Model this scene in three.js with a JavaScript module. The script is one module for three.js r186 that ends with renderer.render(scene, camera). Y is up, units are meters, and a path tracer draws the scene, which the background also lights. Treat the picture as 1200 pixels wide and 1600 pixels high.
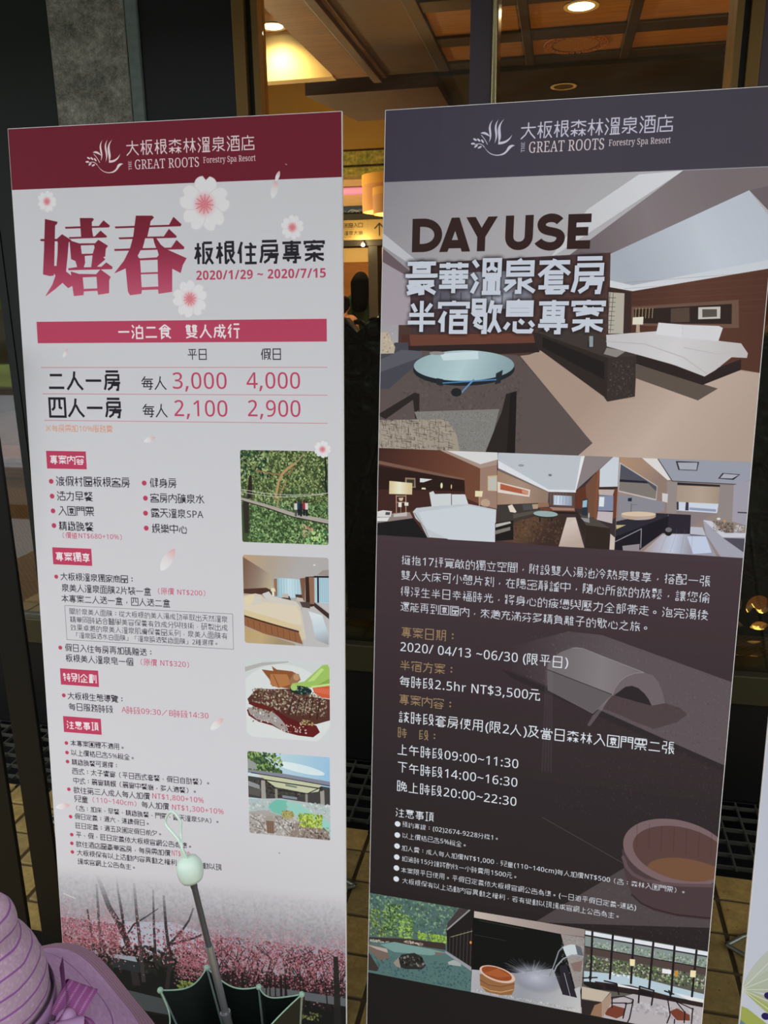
import * as THREE from 'three';
import { RoundedBoxGeometry } from 'three/addons/geometries/RoundedBoxGeometry.js';
import { mergeGeometries, mergeVertices } from 'three/addons/utils/BufferGeometryUtils.js';
import { ImprovedNoise } from 'three/addons/math/ImprovedNoise.js';
import { MarchingCubes } from 'three/addons/objects/MarchingCubes.js';
import { RectAreaLightUniformsLib } from 'three/addons/lights/RectAreaLightUniformsLib.js';

// ---------------------------------------------------------------- camera, sky, exposure
// The shop front lies in the plane z = 0; its inside is at z < 0, the covered walk in front of it at z > 0.
const D = Math.PI / 180;
const scene = new THREE.Scene();
const camera = new THREE.PerspectiveCamera(65.862, 1200 / 1600, 0.05, 120);
camera.rotation.order = 'YXZ';
camera.position.set(0, 1.487, 2.295);
camera.rotation.set(-14.8205 * D, 12.4 * D, -0.6933 * D);
const renderer = new THREE.WebGLRenderer({ antialias: true });
renderer.toneMapping = THREE.LinearToneMapping;
renderer.toneMappingExposure = 1.0;
renderer.shadowMap.enabled = true;
RectAreaLightUniformsLib.init();
{ // an even overcast sky, a little brighter overhead, grey ground below the horizon
  const w = 64, h = 32, data = new Float32Array(w * h * 4);
  for (let y = 0; y < h; y++) for (let x = 0; x < w; x++) {
    const up = Math.sin(((y + .5) / h - .5) * Math.PI), i = (y * w + x) * 4, k = up > 0 ? .8 + .45 * up : .16;
    data[i] = k * .955; data[i + 1] = k * .985; data[i + 2] = k * 1.035; data[i + 3] = 1;
  }
  const sky = new THREE.DataTexture(data, w, h, THREE.RGBAFormat, THREE.FloatType);
  sky.mapping = THREE.EquirectangularReflectionMapping; sky.magFilter = THREE.LinearFilter; sky.needsUpdate = true;
  scene.background = scene.environment = sky;
  scene.backgroundIntensity = scene.environmentIntensity = 2.25;
}

// ---------------------------------------------------------------- helpers
function random(seed) { let s = seed >>> 0; return () => { s = (s + 0x6d2b79f5) | 0; let t = Math.imul(s ^ (s >>> 15), 1 | s); t = (t + Math.imul(t ^ (t >>> 7), 61 | t)) ^ t; return ((t ^ (t >>> 14)) >>> 0) / 4294967296; }; }
const used = {};
function numbered(name) { const n = used[name] = (used[name] ?? -1) + 1; return n ? name + '_' + String(n).padStart(3, '0') : name; }
function info(o, label, category, group) { o.userData = { label, category }; if (group) o.userData.group = group; return o; }
function thing(name, label, category, [x, y, z] = [0, 0, 0], group) { const o = new THREE.Group(); o.name = numbered(name); o.position.set(x, y, z); scene.add(o); return info(o, label, category, group); }
function structure(name) { const o = new THREE.Group(); o.name = numbered(name); o.userData = { kind: 'structure' }; scene.add(o); return o; }
function mesh(name, geo, mat, parent) {
  const g = Array.isArray(geo) ? mergeGeometries(geo.map((q) => { const c = q.index ? q.toNonIndexed() : q.clone(); for (const k of Object.keys(c.attributes)) if (!['position', 'normal', 'uv'].includes(k)) c.deleteAttribute(k); return c; })) : geo;
  const m = new THREE.Mesh(g, mat); m.name = name; m.castShadow = m.receiveShadow = true; parent.add(m); return m;
}
function wall(name, geo, mat) { const m = mesh(numbered(name), geo, mat, scene); m.userData.kind = 'structure'; return m; }
// boxes from corner to corner, uv in metres
function span(x0, x1, y0, y1, z0, z1, r = 0) {
  const w = Math.abs(x1 - x0), h = Math.abs(y1 - y0), d = Math.abs(z1 - z0), g = r ? new RoundedBoxGeometry(w, h, d, 1, Math.min(r, w / 2.01, h / 2.01, d / 2.01)) : new THREE.BoxGeometry(w, h, d);
  g.translate((x0 + x1) / 2, (y0 + y1) / 2, (z0 + z1) / 2);
  const p = g.attributes.position, n = g.attributes.normal, uv = g.attributes.uv;
  for (let i = 0; i < p.count; i++) { const a = Math.abs(n.getX(i)), b = Math.abs(n.getY(i)), c = Math.abs(n.getZ(i)); if (b >= a && b >= c) uv.setXY(i, p.getX(i), p.getZ(i)); else if (a >= c) uv.setXY(i, p.getZ(i), p.getY(i)); else uv.setXY(i, p.getX(i), p.getY(i)); }
  return g;
}
function rod(points, r, seg = 24, sides = 8, closed = false) { return new THREE.TubeGeometry(points.length === 2 ? new THREE.LineCurve3(new THREE.Vector3(...points[0]), new THREE.Vector3(...points[1])) : new THREE.CatmullRomCurve3(points.map((p) => new THREE.Vector3(...p)), closed, 'catmullrom', .5), points.length === 2 ? 1 : seg, r, sides, closed); }
function bar(a, b, r0, r1 = r0, sides = 12) { const A = new THREE.Vector3(...a), B = new THREE.Vector3(...b), d = B.clone().sub(A), g = new THREE.CylinderGeometry(r1, r0, d.length(), sides); g.applyQuaternion(new THREE.Quaternion().setFromUnitVectors(new THREE.Vector3(0, 1, 0), d.normalize())); const c = A.add(B).multiplyScalar(.5); g.translate(c.x, c.y, c.z); return g; }
const lathe = (profile, seg = 32) => new THREE.LatheGeometry(profile.map((p) => new THREE.Vector2(...p)), seg);
function extrude(outline, depth, holes = [], bevel = 0) { const s = new THREE.Shape(outline.map((p) => new THREE.Vector2(...p))); for (const h of holes) s.holes.push(h); return new THREE.ExtrudeGeometry(s, { depth, bevelEnabled: bevel > 0, bevelThickness: bevel, bevelSize: bevel, bevelSegments: 2, curveSegments: 10 }); }
// a continuous body: tapered capsules [ax,ay,az, bx,by,bz, ra, rb] joined by a smooth minimum and meshed
function body(caps, center, half, res, k = .02) {
  const mc = new MarchingCubes(res, new THREE.MeshBasicMaterial(), false, false, 200000), n = mc.size, hs = mc.halfsize, f = mc.field;
  for (let z = 0; z < n; z++) for (let y = 0; y < n; y++) for (let x = 0; x < n; x++) {
    const px = center[0] + (x - hs) / hs * half, py = center[1] + (y - hs) / hs * half, pz = center[2] + (z - hs) / hs * half;
    let d = 1e3;
    for (const c of caps) {
      const ux = c[3] - c[0], uy = c[4] - c[1], uz = c[5] - c[2], t = Math.max(0, Math.min(1, ((px - c[0]) * ux + (py - c[1]) * uy + (pz - c[2]) * uz) / (ux * ux + uy * uy + uz * uz + 1e-9)));
      const q = Math.hypot(px - c[0] - ux * t, py - c[1] - uy * t, pz - c[2] - uz * t) - (c[6] + (c[7] - c[6]) * t), h = Math.max(k - Math.abs(d - q), 0) / k;
      d = Math.min(d, q) - h * h * k * .25;
    }
    f[x + y * n + z * n * n] = -d;
  }
  mc.isolation = 0; mc.update();
  const g = new THREE.BufferGeometry(); g.setAttribute('position', new THREE.BufferAttribute(mc.positionArray.slice(0, mc.count * 3), 3));
  const m = mergeVertices(g, 1e-5); m.scale(half, half, half); m.translate(...center); m.computeVertexNormals(); smooth(m, caps, k); m.setAttribute('uv', new THREE.BufferAttribute(new Float32Array(m.attributes.position.count * 2), 2));
  return m;
}
function smooth(g, caps, k) {                        // normals from the slope of the field itself
  const f = (px, py, pz) => { let d = 1e3; for (const c of caps) { const ux = c[3] - c[0], uy = c[4] - c[1], uz = c[5] - c[2], t = Math.max(0, Math.min(1, ((px - c[0]) * ux + (py - c[1]) * uy + (pz - c[2]) * uz) / (ux * ux + uy * uy + uz * uz + 1e-9))), q = Math.hypot(px - c[0] - ux * t, py - c[1] - uy * t, pz - c[2] - uz * t) - (c[6] + (c[7] - c[6]) * t), h = Math.max(k - Math.abs(d - q), 0) / k; d = Math.min(d, q) - h * h * k * .25; } return d; };
  const p = g.attributes.position, n = g.attributes.normal, e = .002, v = new THREE.Vector3();
  for (let i = 0; i < p.count; i++) { const x = p.getX(i), y = p.getY(i), z = p.getZ(i); v.set(f(x + e, y, z) - f(x - e, y, z), f(x, y + e, z) - f(x, y - e, z), f(x, y, z + e) - f(x, y, z - e)).normalize(); n.setXYZ(i, v.x, v.y, v.z); }
}
function strip(points, across, width) {              // a ribbon along points, its width along a vector
  const c = new THREE.CatmullRomCurve3(points.map((p) => new THREE.Vector3(...p))).getPoints(28), w = new THREE.Vector3(...across).normalize().multiplyScalar(width / 2), P = [], U = [], I = [];
  c.forEach((p, i) => { P.push(p.x - w.x, p.y - w.y, p.z - w.z, p.x + w.x, p.y + w.y, p.z + w.z); U.push(i / 28, 0, i / 28, 1); if (i) I.push(2 * i - 2, 2 * i - 1, 2 * i, 2 * i - 1, 2 * i + 1, 2 * i); });
  const g = new THREE.BufferGeometry(); g.setAttribute('position', new THREE.Float32BufferAttribute(P, 3)); g.setAttribute('uv', new THREE.Float32BufferAttribute(U, 2)); g.setIndex(I); g.computeVertexNormals(); return g;
}
const noise = new ImprovedNoise();
const fbm = (x, y, z = 0, o = 4) => { let s = 0, a = .5; for (let i = 0; i < o; i++) { s += a * noise.noise(x, y, z + i * 7.3); x *= 2.03; y *= 2.03; a *= .5; } return s; };
function texture(n, metres, fn, srgb = true) {       // fn(u, v) with u, v in metres -> [r, g, b] 0..255; mirrored repeat hides the seams
  const data = new Uint8Array(n * n * 4);
  for (let y = 0; y < n; y++) for (let x = 0; x < n; x++) { const c = fn(x / n * metres, y / n * metres), i = (y * n + x) * 4; for (let k = 0; k < 3; k++) data[i + k] = Math.max(0, Math.min(255, c[k] ?? c[0])); data[i + 3] = 255; }
  const t = new THREE.DataTexture(data, n, n); t.wrapS = t.wrapT = THREE.MirroredRepeatWrapping; t.magFilter = THREE.LinearFilter; t.repeat.set(1 / metres, 1 / metres); if (srgb) t.colorSpace = THREE.SRGBColorSpace; t.needsUpdate = true; return t;
}
const std = (color, roughness = .6, metalness = 0, more = {}) => new THREE.MeshStandardMaterial({ color, roughness, metalness, ...more });
const mul = (c, k) => c.map((v) => v * k);

// ---- a stroke alphabet for the Chinese lettering: strokes are runs of points on a 0..20 grid (0-9, a-k); characters are put together from parts:
// |n left and right split at n tenths, -n top and bottom, o an enclosure with its content
const HAN = {};
const INNER = { 囗: [.2, .17, .8, .83], 門: [.2, .5, .8, .98], 辶: [.36, 0, 1, .8], 广: [.2, .3, 1, 1], 厂: [.2, .14, 1, 1], 疒: [.28, .28, 1, 1], 戶: [.2, .52, 1, 1], 匚: [.2, .14, .98, .86], 赱: [.5, 0, 1, .74], 虍: [.26, .42, .96, 1] };
const HAN_TEXT = `一=0aka;二=24i4 0iki;三=12j2 3aha 0iki;十=0aka a0ak;人=a0975e0k a7eekk;入=51a1c8gdkk b76e0k;大=06k6 a0a86f0k a8eekk;木=05k5 a0ak a55d0h a5fdkh;朩=05k5 b0bk b55c0f b8jd;
本=05k5 a0ak a55d0h a5fdkh 5fff;口=01k1kj0j01;日=20i0ik2k20 2aia;目=10j0jk1k10 17j7 1djd;田=00k0kk0k00 a0ak 0aka;白=b084 24i4ik2k24 2cic;月=302c0k 30i0ikek 36i6 2cic;氵=30g4 08dc 1kgd;
亻=h0860b a5ak;女=06k6 904dhk g6ce1k;心=370g 757h9jijjf a3d8 h5kc;忄=a0ak 440b g4k9;扌=05k5 c0cj5j 0dk9;糸=b045c8 h44dhc fbjf adak 4g0k ggkk;幺=b035c9 h70hjh fdkk;
言=80c2 04k4 38h8 3chc 3ghghk3k3g;金=a008 a0k8 59g9 2eie a9aj 5g7i fgdi 0kkk;飠=a007 a0k7 46g6gd4d 49g9 464kai cekk;食=a007 a0k7 a3a5 46g6gd4d46 49g9 4d4k9h 9dkk geci;
門=0k00808808 0484 kkk0c0c8k8 c4k4;囗=00k0kk0k00;辶=1053 08585g 5g0j 5g9jkj;广=a0a3 13k3 131c0k;厂=10k0 101d0k;疒=b0b3 33k3 333c1k 0529 0e3b;尸=10i0i616 101b0k;戶=20i0 24i4i929 242d0k;
宀=a0a8 0k08k8kk;冖=0800k0k8;亠=a0a9 09k9;艹=0aka 60 6k e0ek;火=a0a86f0k a8kk 452a h5ea;灬=300k 80ak e0gk j0kk;土=28i8 a0ak 0kkk;士=06k6 a0ak 2kik;王=00k0 29i9 a0ak 0kkk;
示=30h0 07k7 a7ak 4c0j gckj;禾=g042 07k7 a2ak a70h a7kg;米=a0ak 09k9 3166 h1e6 a90i a9ki;車=02k2 46g6ge4e46 4aga 0hkh a0ak;貝=30h0he3e30 35h5 3aha 7e0k dekk;
頁=00k0 a084 34h4hg3g34 38h8 3chc 7g0k dgkk;隹=6008 444k b0d4 44k4 49i9 4eie 4jkj d4dj;又=11i1e90k 339ckk;攵=6009 35k5 f5bd2k 69cdkk;欠=5008 24j4h8 a49d0k adkk;
方=a0a4 04k4 846e0k 89h9gkdk;工=10j0 a0ak 0kkk;反=10j0 101c0k 56i6ed4k 78cekk;艮=20h0h828 24h4 202k9g 98dgkk j9ee;囚=20i0ik2k20 a3a95e aafe;皿=31h1hk 313k 818k c1ck 0kkk;溫|3氵-5囚皿;
水=a0aj7j 05750h i3b9 a6kj;泉-5白水;板|4朩反;根|4朩艮;森-5木|5朩木;林|5朩木;酉=00k0 05k5kk0k05 706b3c d0dagb 0fkf;酒|3氵酉;占-5卜口;卜=a0ak a7i7;店o广占;主=91c4 05k5 2cic a5ak 0kkk;住|3亻主;房o戶方;寸=04k4 d0dk9k 488c;
專=02k2 45g5gb4b45 48g8 a0ad 1did 0gkg eeekbk 5h7j;叀=02k2 45g5ge4e45 49g9 a0ai 0iki;安=a0a4 0904k4k9 0dkd 887dhk ebbh2k;案-5安木;泊|3氵白;雙-6|5隹隹又;成=25k5 252d0k 2a9a9h6h a0baikkg i8bk e0h3;
行|4彳亍;彳=g007 g50e aaak;亍=10j0 07k7 c7ck8k;平=20i0 4369 h3e9 0bkb a0ak;叚|5叿-4コ又;叿=0k00k0k707 0ckc 0gkg;コ=00j0jk0k;假|3亻叚;每=6007 34k4 57h7gkdk 573gjg 0bkb a8b9 9dae;
雨=20i0 0j06k6kj a0ak 4c7c dcgc;而=00k0 a085 0k05k5kj 656j e5ej;需-5雨而;力=04j4hkck a09b0k;加|5力口;卩=101k 10h0h5d5 39i9fg4k 5adgkk;服|5月卩;矛=10i0a6 43c7 08k8gc a8akfk 8d0k;務|45矛-5攵力;
弗=20i0i616 161ckcjk 707d0k c0ck;費-5弗貝;內=0k04k4kkhk a0a64e a7gd;谷=7106 d1k6 a50d a5kd 4dgdgk4k4d;容-3宀谷;廿=04k4 505e e0ee 5eee;度o广-45廿又;渡|3氵度;村|45朩寸;匚=k0000kkk;品-5口|5口口;區o匚品;
夂=8007 54g4c90k 47bekk;各-6夂口;客-3宀各;舌-5千口;千=g132 09k9 a2ak;活|3氵舌;早-6日十;歺=04k4 b0b4 640d 59i9fd3k 5a9e;餐-5|5歺又食;覀=00k0 05k5kk0k05 707k d0dk;票-5覀示;
袁=22i2 a0a5 05k5 47g7gc4c47 9c1i 8f8kch bcjk gdcf;園o囗袁;龶=03k3 2aia a0ak 0iki;青-45龶月;精|4米青;至=00k0 8037g6 e3i8 2eie abak 0kkk;致|5至攵;緻|35糸致;免=6007 43e3a7 27i7id2d27 a79d0k cdcjkjkg;
晚|35日免;賈-4覀貝;價|27亻賈;直=02k2 a0a5 45g5gg4g45 49g9 4dgd 060kkk;值|27亻直;廴=1181393979490k 1b7hkk;聿=30h0h838 04k4 3chc 0gkg a0ak;建|35廴聿;健|27亻建;身=b083 33h3hkdk 333e 37h7 3aha 0eke ka1k;
石=00k0 800d 48i8ik4k48;黃=03k3 6065 e0e5 07k7 39h9hf3f39 3chc a7af 6f0k efkk;廣o广黃;礦|4石廣;足=20i0i72720 a7aj adid 3b3k 0kkh;路|45足各;露-4雨路;天=10j0 08k8 a0a96f0k a8kk;
吳=30h0h63630 000aiaid 0dkd 9d0k bdkk;娛|4女吳;樂-6|3幺|5白幺木;中=03k3kd0d03 a0ak;犭=h008 30ibhk8k g80i;蜀=10j0j41410 7074 d0d4 5508 37k7kkhk 39d9de3e39 878j 2jgi;獨|3犭蜀;
享=a0a3 03k3 45g5g94945 2cicbf bfbk8k 0hkh;豕=10j0 a009 75bbbj8k 8a1f ae0k j4ca b7kk;家-3宀豕;商=a0a2 03k3 5476 f4d6 0k07k7kjhj 874b c7gb 6cecei6i6c;
美=5073 f0d3 14j4 37h7 0aka a4aa 0eke ab9f0k afkk;面=00k0 a095 05k5kk0k05 656k e5ek 6aea 6fef;莫=03k3 6065 e0e5 37h7hc3c37 3aha 0fkf ac9f0k bfkk;膜|4月莫;片=404c0k 47k7 c0c7 4cfcfk;
爿=c0ck 1016c6 0cdc 5c2k;衣=a0a3 04k4 940d 6a6kch i8dc b5kk;裝-45|4爿士衣;合=a009 a0k9 58g8 4cgcgk4k4c;盒-55合皿;小=a0ak7k 440d g4kd;原o厂-55白小;关=5083 f0d3 14j4 09k9 a49a0k a9kk;送o辶关;
四=00k0kk0k00 706a3d d0dagb;丱=000a8a 808k c0ck cakak0;關o門-6|5幺幺丱;於|5方氶;氶=a009 a0k9 6ade 5gdk;从|5人人;龰=a0ag a7i7 423a0k 398hkk;從|3彳-4从龰;勺=6009 45k5jkdk 69bd;的|5白勺;
昜=30h0h83830 34h4 0aka 6a0g 4dkdikfk ad3k fd9k;湯|3氵昜;功|45工力;卒=a0a3 03k3 6309 66aa e3b9 e6ia 0dkd aaak;萃-25艹卒;耳=00k0 404h g0gk 45g5 4aga 0ikg;取|55耳又;出=a0ak 2228i8i2 0b0kkkkb;
夕=5008 43j3h91k 57ac;犬=06k6 a0a86f0k a8eekk e0i3;然-7|5夕犬灬;華=03k3 6165 e1e5 07k7 575d f7fd 0aka 2did 0gkg a5ak;同=0k00k0kkhk 55f5 59f9fg5g59;寺-5土寸;時|35日寺;吉-45士口;結|35糸吉;
矢=6006 35j5 0bkb a59c0k bbkk;殳=404509 40e0e7k7 2aiaeg0k 4bbfkk;医o匚矢;醫-5|5医殳酉;學=500101 010a 0555 g0k0ka k5g5 81c4 c184 76da d67a 0e0bkbke 5dfd9g 9g9k7k 0hkh;呆-45口木;保|3亻呆;
羊=5073 f0d3 16j6 3bhb 0gkg a6ag;養-45羊食;有=04k4 a06a0e 696k 69h9hkek 6dhd 6ghg;交=a0a3 03k3 5508 f5k9 f96h0k 59ahkk;效|5交攵;分=7009 d0k9 39h9gkck 990k;
與=40010d 0444 0848 g0k0kd k4g4 k8g8 9096c6cc8c 92c2 0dkd 6f0k efkk;支=04k4 a0a9 29i9eg0k 4acgkk;技|35扌支;朮=05k5 a0ak a55d0h a5fdkh e0h3;術|28彳|6朮亍;开=10j0 09k9 505a0k f0fk;研|4石开;制|6未刂;
未=4005 34i4 09k9 a0ak 2k2didij;刂=202e k0kkck;製-5制衣;果=30h0ha3a30 35h5 a0ak 0dkd ad0k adkk;卓=a0a4 a2j2 35h5hd3d35 39h9 0gkg adak;赱=13d3 7077 07g7 777h 7cdc 4a0k 3f8ikk;
戉=05k5 050i6e a0bckkkg i89k f0i3;越o赱戉;几=303c0k 30h0hjkjkf;肌|45月几;虍=a0a4 a2i2 24k4j7 242d0k 68g7 858a;膚o虍-45田月;系-2丿糸;丿=h02k;歹=00k0 800d 48i8fc2k 4b8e;列|6歹刂;爫=h021 2688 a7ba i4e9;
舛|5夕㐄;㐄=03k3 d0dk 232aka;瞬|35目舜;舜-3爫-3冖舛;秀-5禾乃;乃=30h0e8k8jkfk 303c0k;透o辶秀;臣=k0000kkk a0a5 05k5 k5kf 0fkf afak;緊-5|5臣又糸;重=h042 04k4 37h7he3e37 3aha a1ak 2hih 0kkk;種|4禾重;
巽=008084040989 c0k0k4c4c9k9 1cjc 0hkh 6a6h eaeh 6h1k ehjk;選o辶巽;睪=00k0k50500 7075 d0d5 29i9 a6ac 0ckc 6d8f edcf 1gjg afak;擇|35扌睪;再=00k0 3k34h4hkek 39h9 0eke a0ae;
馬=20h0 202d 25g5 29g9 909d 2dkdjkek 3f0k 7g8j cgdj;碼|4石馬;曾=5073 f0d3 04k4kb0b04 a4ab 3dhdhk3k3d 3ghg;贈|4貝曾;七=08k4 a0aikikf;皂-55白七;古-5十口;固o囗古;個|3亻固;牛=4008 25k5 0dkb b0bk;特|4牛寺;另-45口力;
別|6另刂;企=a009 a0k9 a8ak aehe 4c4k 0kkk;畫=20h0h626 03k3 09k9 a0ac 3chchi3i3c 3fhf acai 0kkk;劃|65畫刂;生=5008 35j5 3chc a0ak 0kkk;厶=8008g8 d4ja;匕=h306 101ijikf;能|55-35厶月-5匕匕;態-65能心;
首=5072 f0d2 04k4 a486 37h7hk3k37 3bhb 3fhf;道o辶首;導-65道寸;見=30h0hd3d30 34h4 39h9 7d0k dddjkjkg;監=6008 35k5 09k9kj0j09 797j d9dj;覽-45|5臣監見;阜=h022 202k 28h8 2dhd 0kkg;段|5阜殳;注|3氵主;
音=a0a3 13j3 5487 f4d7 08k8 4bgbgk4k4b 4fgf;意-6音心;事=02k2 44g4g74744 2aiaih2h 0dkd a0ak7k;項|4工頁;團o囗專;骨=3037 30h0h7 3494 070a 07k7ka 494k 49g9gkek 4cgc 4fgf;
豊=00k0k80800 04k4 6068 e0e8 1aja 4cgcgg4g4c 5h6j fhej 0kkk;體|45骨豊;不=00k0 b0790e a7ak b8ke;啇=a0a3 03k3 5375 f3d5 0k06k6kkhk 59f9 a7ac 6cfcfh6h6c;適o辶啇;用=202c0k 20i0ikek 26i6 2cic a0ak;
以=101h9d 6298 h0ga8k fckk;上=a0ak a7i7 0kkk;格|4朩各;已=20i0i929 232jkjkf;今=a009 a0k9 79ca 4cgcbk;含-55今口;兌=6007 e0k7 38h8he3e38 8e0k cecjkjkg;稅|4禾兌;可=00k0 26c6cc2c26 h0hkdk;
西=00k0 06k6kk0k06 706d3f d0ddhd;式=04k4 b0ddkkkg e0i2 19a9 595j 0kck;太=06k6 a0a86f0k a8eekk 7fai;子=20h0a6 a6ak6k 0aka;阝=101k 10i0c7icge6e;鄉|3幺|6艮阝;饗-5鄉食;宴-3宀-45日女;
套=02k2 a0930a a2k9 585h 58g8 5bgb 5ege 0hkh ah5kgk fihk;自=a083 23i3ik2k23 28i8 2eie;且=303k 30h0hk 36h6 3chc 0kkk;助|5且力;丽=00k0 2a8a8i 2a2k caiaik cack;
鹿=a0a2 12k2 121c0k 15j5j919 7579 d5d9 5b5kai 5fae fbfjkjkh kdff;麗-3丽鹿;饌|4飠巽;悳-55惪心;惪=03k3 a0a7 28i8ig2g28 788g c8cg 0kkk;聽|45-6耳王悳;廳o广聽;多-5夕夕;欲|5谷欠;弟=11i1i616 161bkbjkfk a0ak ab0k;
竹=4009 24a4 e0a9;第-3竺弟;竺=3009 15a5 7599 d0a9 b5k5 g5i9;兒=80010b8b 0686 c0k0kbcb k6d6 7b0k dbdjkjkg;童=a0a2 12j2 5375 f3d5 06k6 38h8he3e38 3bhb a8ak 2hih 0kkk;床o广木;
疋=21i1 a1ag a8i8 450k 3c9ikk;定-3宀疋;我=9024 07k7 515k2k 0gae a0cdkkkg i99k e1h4;義-45羊我;周=202c0k 20i0ikgk 55f5 a2a9 49g9 6cecei6i6c;週o辶周;六=a0a4 06k6 790k d9kk;連o辶車;
賣=02k2 a0a4 24i4 06k6k90906 7679 d6d9 4bgbgh4h4b 4egi 6h0k ehkk;續|35糸賣;旺|4日王;五=10j0 a07k 28h8gk 0kkk;及=10f0d6i6ed3k 505a0k 78bekk;或=04k4 27b7bd2d27 0hcg a0cckkkg j88k f0i2;國o囗或;
前=5072 f0d2 04k4 171k 17a7ak7k 1baa 1faf e8eg k7kkhk;依|3亻衣;㠯=202k 20h0h828 2bibik2k;官-35宀㠯;罔=0k00k0kkhk 5275 f2d5 37h7 3bhb a8ab 5b5hfh;網|35糸罔;公=7009 d0k9 a93jhi dehk;告-5牜口;
牜=5009 35j5 0iki a0ai;為=6083 15g5 a0850d g5f9 49h9ge 3ejeikfk 4g3j 7g8j bgcj;準-65|3氵隹十;豪-4亯-3冖豕;亯=a0a4 04k4 59f9fi5i59;動|6重力;異=30h0h83830 34h4 a0a8 2bib 0fkf 686f e8ef 6f1k efjk;
之=90b3 25h54g0k 4gakkk;雚-25艹-3|5口口隹;權|35朩雚;利|6禾刂;右=03k3 a0730e 5ahahk5k5a;若-3艹右;變-6|3糸|5言糸攵;現|4王見;場|4土昜;半=3267 h2d7 19j9 0eke a0ak;百=00k0 b085 25i5ik2k25 2cic;宿-3宀|3亻百;
曷=20h0h72720 24h4 5709 39j9jkek a84f 8bde 4fchgh;歇|55曷欠;息-5自心;雍-2亠|4幺隹;擁|3扌雍;包=5007 35i5hece 39c9ce3e 393jkjkf;抱|35扌包;坪|4土平;寬-25宀-2艹見;尚=a0a5 4265 g2e5 0k07k7kkhk 5bfbfh5h5b;敞|55尚攵;
立=a0a4 05k5 488g g7eh 0kkk;穴=a0a4 0b04k4kb 840k c4cgkg;空-45穴工;間o門日;付|35亻寸;附|3阝付;設|4言殳;也=0bk6kdhd a0ag 444kkkkg;池|3氵也;冫=20k6 0kk9;令=a008 a0k8 68e8 4bhbdg 9fck;冷|25冫令;
坴=23i3 a0a6 06k6 688a e6ca 2eie abak 0kkk;丸=06g6gjkjkf 807b0k 29be;熱-7|5坴丸灬;荅-3艹合;搭|3扌荅;己=10i0i919 191jkjkf;配|55酉己;弓=10i0i707 070dkdjkek;
長=404b 40i0 44h4 48h8 0bkb 5b5kai abdgkk iegh;張|4弓長;憩-6|5舌自心;亥=a0a3 03k3 935939d8 d82h h94k bfkk;刻|65亥刂;在=04k4 90660e 595k 9bjb e6ek 7kkk;
㥯=g022 3356 a3b6 h2f6 18i8 a8ac 0cic 2fifik2k;隱|28阝-6㥯心;密-25宀-55必山;山=a0ak 070kkkk7;必=370g 757h9jijjf a2c6 h7kc i02k;爭=h031 3476 a4b6 h2e6 38h8hg3g 0ckc a8ak6k;靜|5青爭;謐|4言-6必皿;
左=04k4 90630k 6aia caci 4iki;隋-45左月;隨|27阝遀;遀o辶隋;斤=i022 222d0k 28k8 e8ek;所|5戶斤;放|5方攵;镸=202a 20i0 24h4 27h7 0aka 5a3jej gaik;彡=h005 i81d jg1k;松|45朩公;鬆-45|55镸彡松;
襄=a0a2 02k2 2484872724 c4i4i7c7c4 1aja 0eke 787e d8de 9e1k 7g7kci cekk;讓|4言襄;尔=5007 34j4h8 b4bk8k 590h h9kg;你|35亻尔;您-6你心;俞=a006 a0k6 67e7 1a1k 1a9a9k7k 1d9d 1g9g dadg i9ikfk;偷|27亻俞;
㝵=40h0h74740 44h4 0aka 0dkd eaek9k 5g8i;得|3彳㝵;孚=h021 2477 94b7 i2f7 39h9ac acak7k 0fkf;浮|3氵孚;礻=70b3 16h6 h60f aaak bakf;畐=00k0 44g4g84844 0bkbkk0k0b abak 0fkf;福|4礻畐;
幸=23i3 a0a7 07k7 598b f9db 1djd acak;光=a0a8 4267 g1e7 08k8 786f0k d8djkjkf;將|35爿-5夕寸;皮=25k5j8 252d0k a0ab 4bibeg3k 6ccgkk;疲o疒皮;䒦=03k3 6066 e0e6 28k8 282d0k 5bjbjkhk 5b5k 5fjf cbck;
備|3亻䒦;憊-65備心;猒|45-5日月犬;壓o厂-7猒土;全=a009 a0k9 5aga 5fgf aaak 0kkk;咅=a0a3 13j3 5487 f4d7 08k8 4bgbgk4k4b;部|6咅阝;帶=03k3 5056 a0a6 f0f6 56f6 0c09k9kc 4k4dgdgjej aaak;
走=23i3 a0a8 08k8 a8ah adhd 4b0k 3e8ikk;泡|3氵包;元=30h0 07k7 770k d7djkjkf;完-35宀元;後|3彳-45幺夂;睘=00k0k40400 7074 d0d4 06k6 48g8gb4b48 9c1i 7f7kci cckk gecg;還o辶睘;到|65至刂;
來=03k3 a0ak 640a 67aa e4aa f7ka aa0j aakj;趟o赱尚;充=a0a3 03k3 9349h8 e5j9 790k d9djkjkf;㒼=03k3 6066 e0e6 66e6 0k09k9kkhk a6ak 7b5g 6bce;滿|3氵㒼;芬-3艹分;
負=7005 53f3c6 36h6hg3g36 39h9 3chc 7g0k dgkk;离=a0a2 02k2 74d8 d478 3439h9h4 0k0ckckkhk a96gdg bdeh;離|5离隹;旅|4方㫃;㫃=5007 34k4 h80b 5a5kai 5djc aakk ideg;
其=02k2 505e f0fe 56f6 5afa 0eke 6g1k egjk;期|5其月;限|35阝艮;該|4言亥;吏=02k2 35h5hb3b35 a09d0k 5d9hkk;使|3亻吏;當=a0a4 4174 g1e4 0906k6k9 58f8fb5b58 3dhdhk3k3d adak 3ghg;午=6008 44i4 0bkb a4ak;
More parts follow.
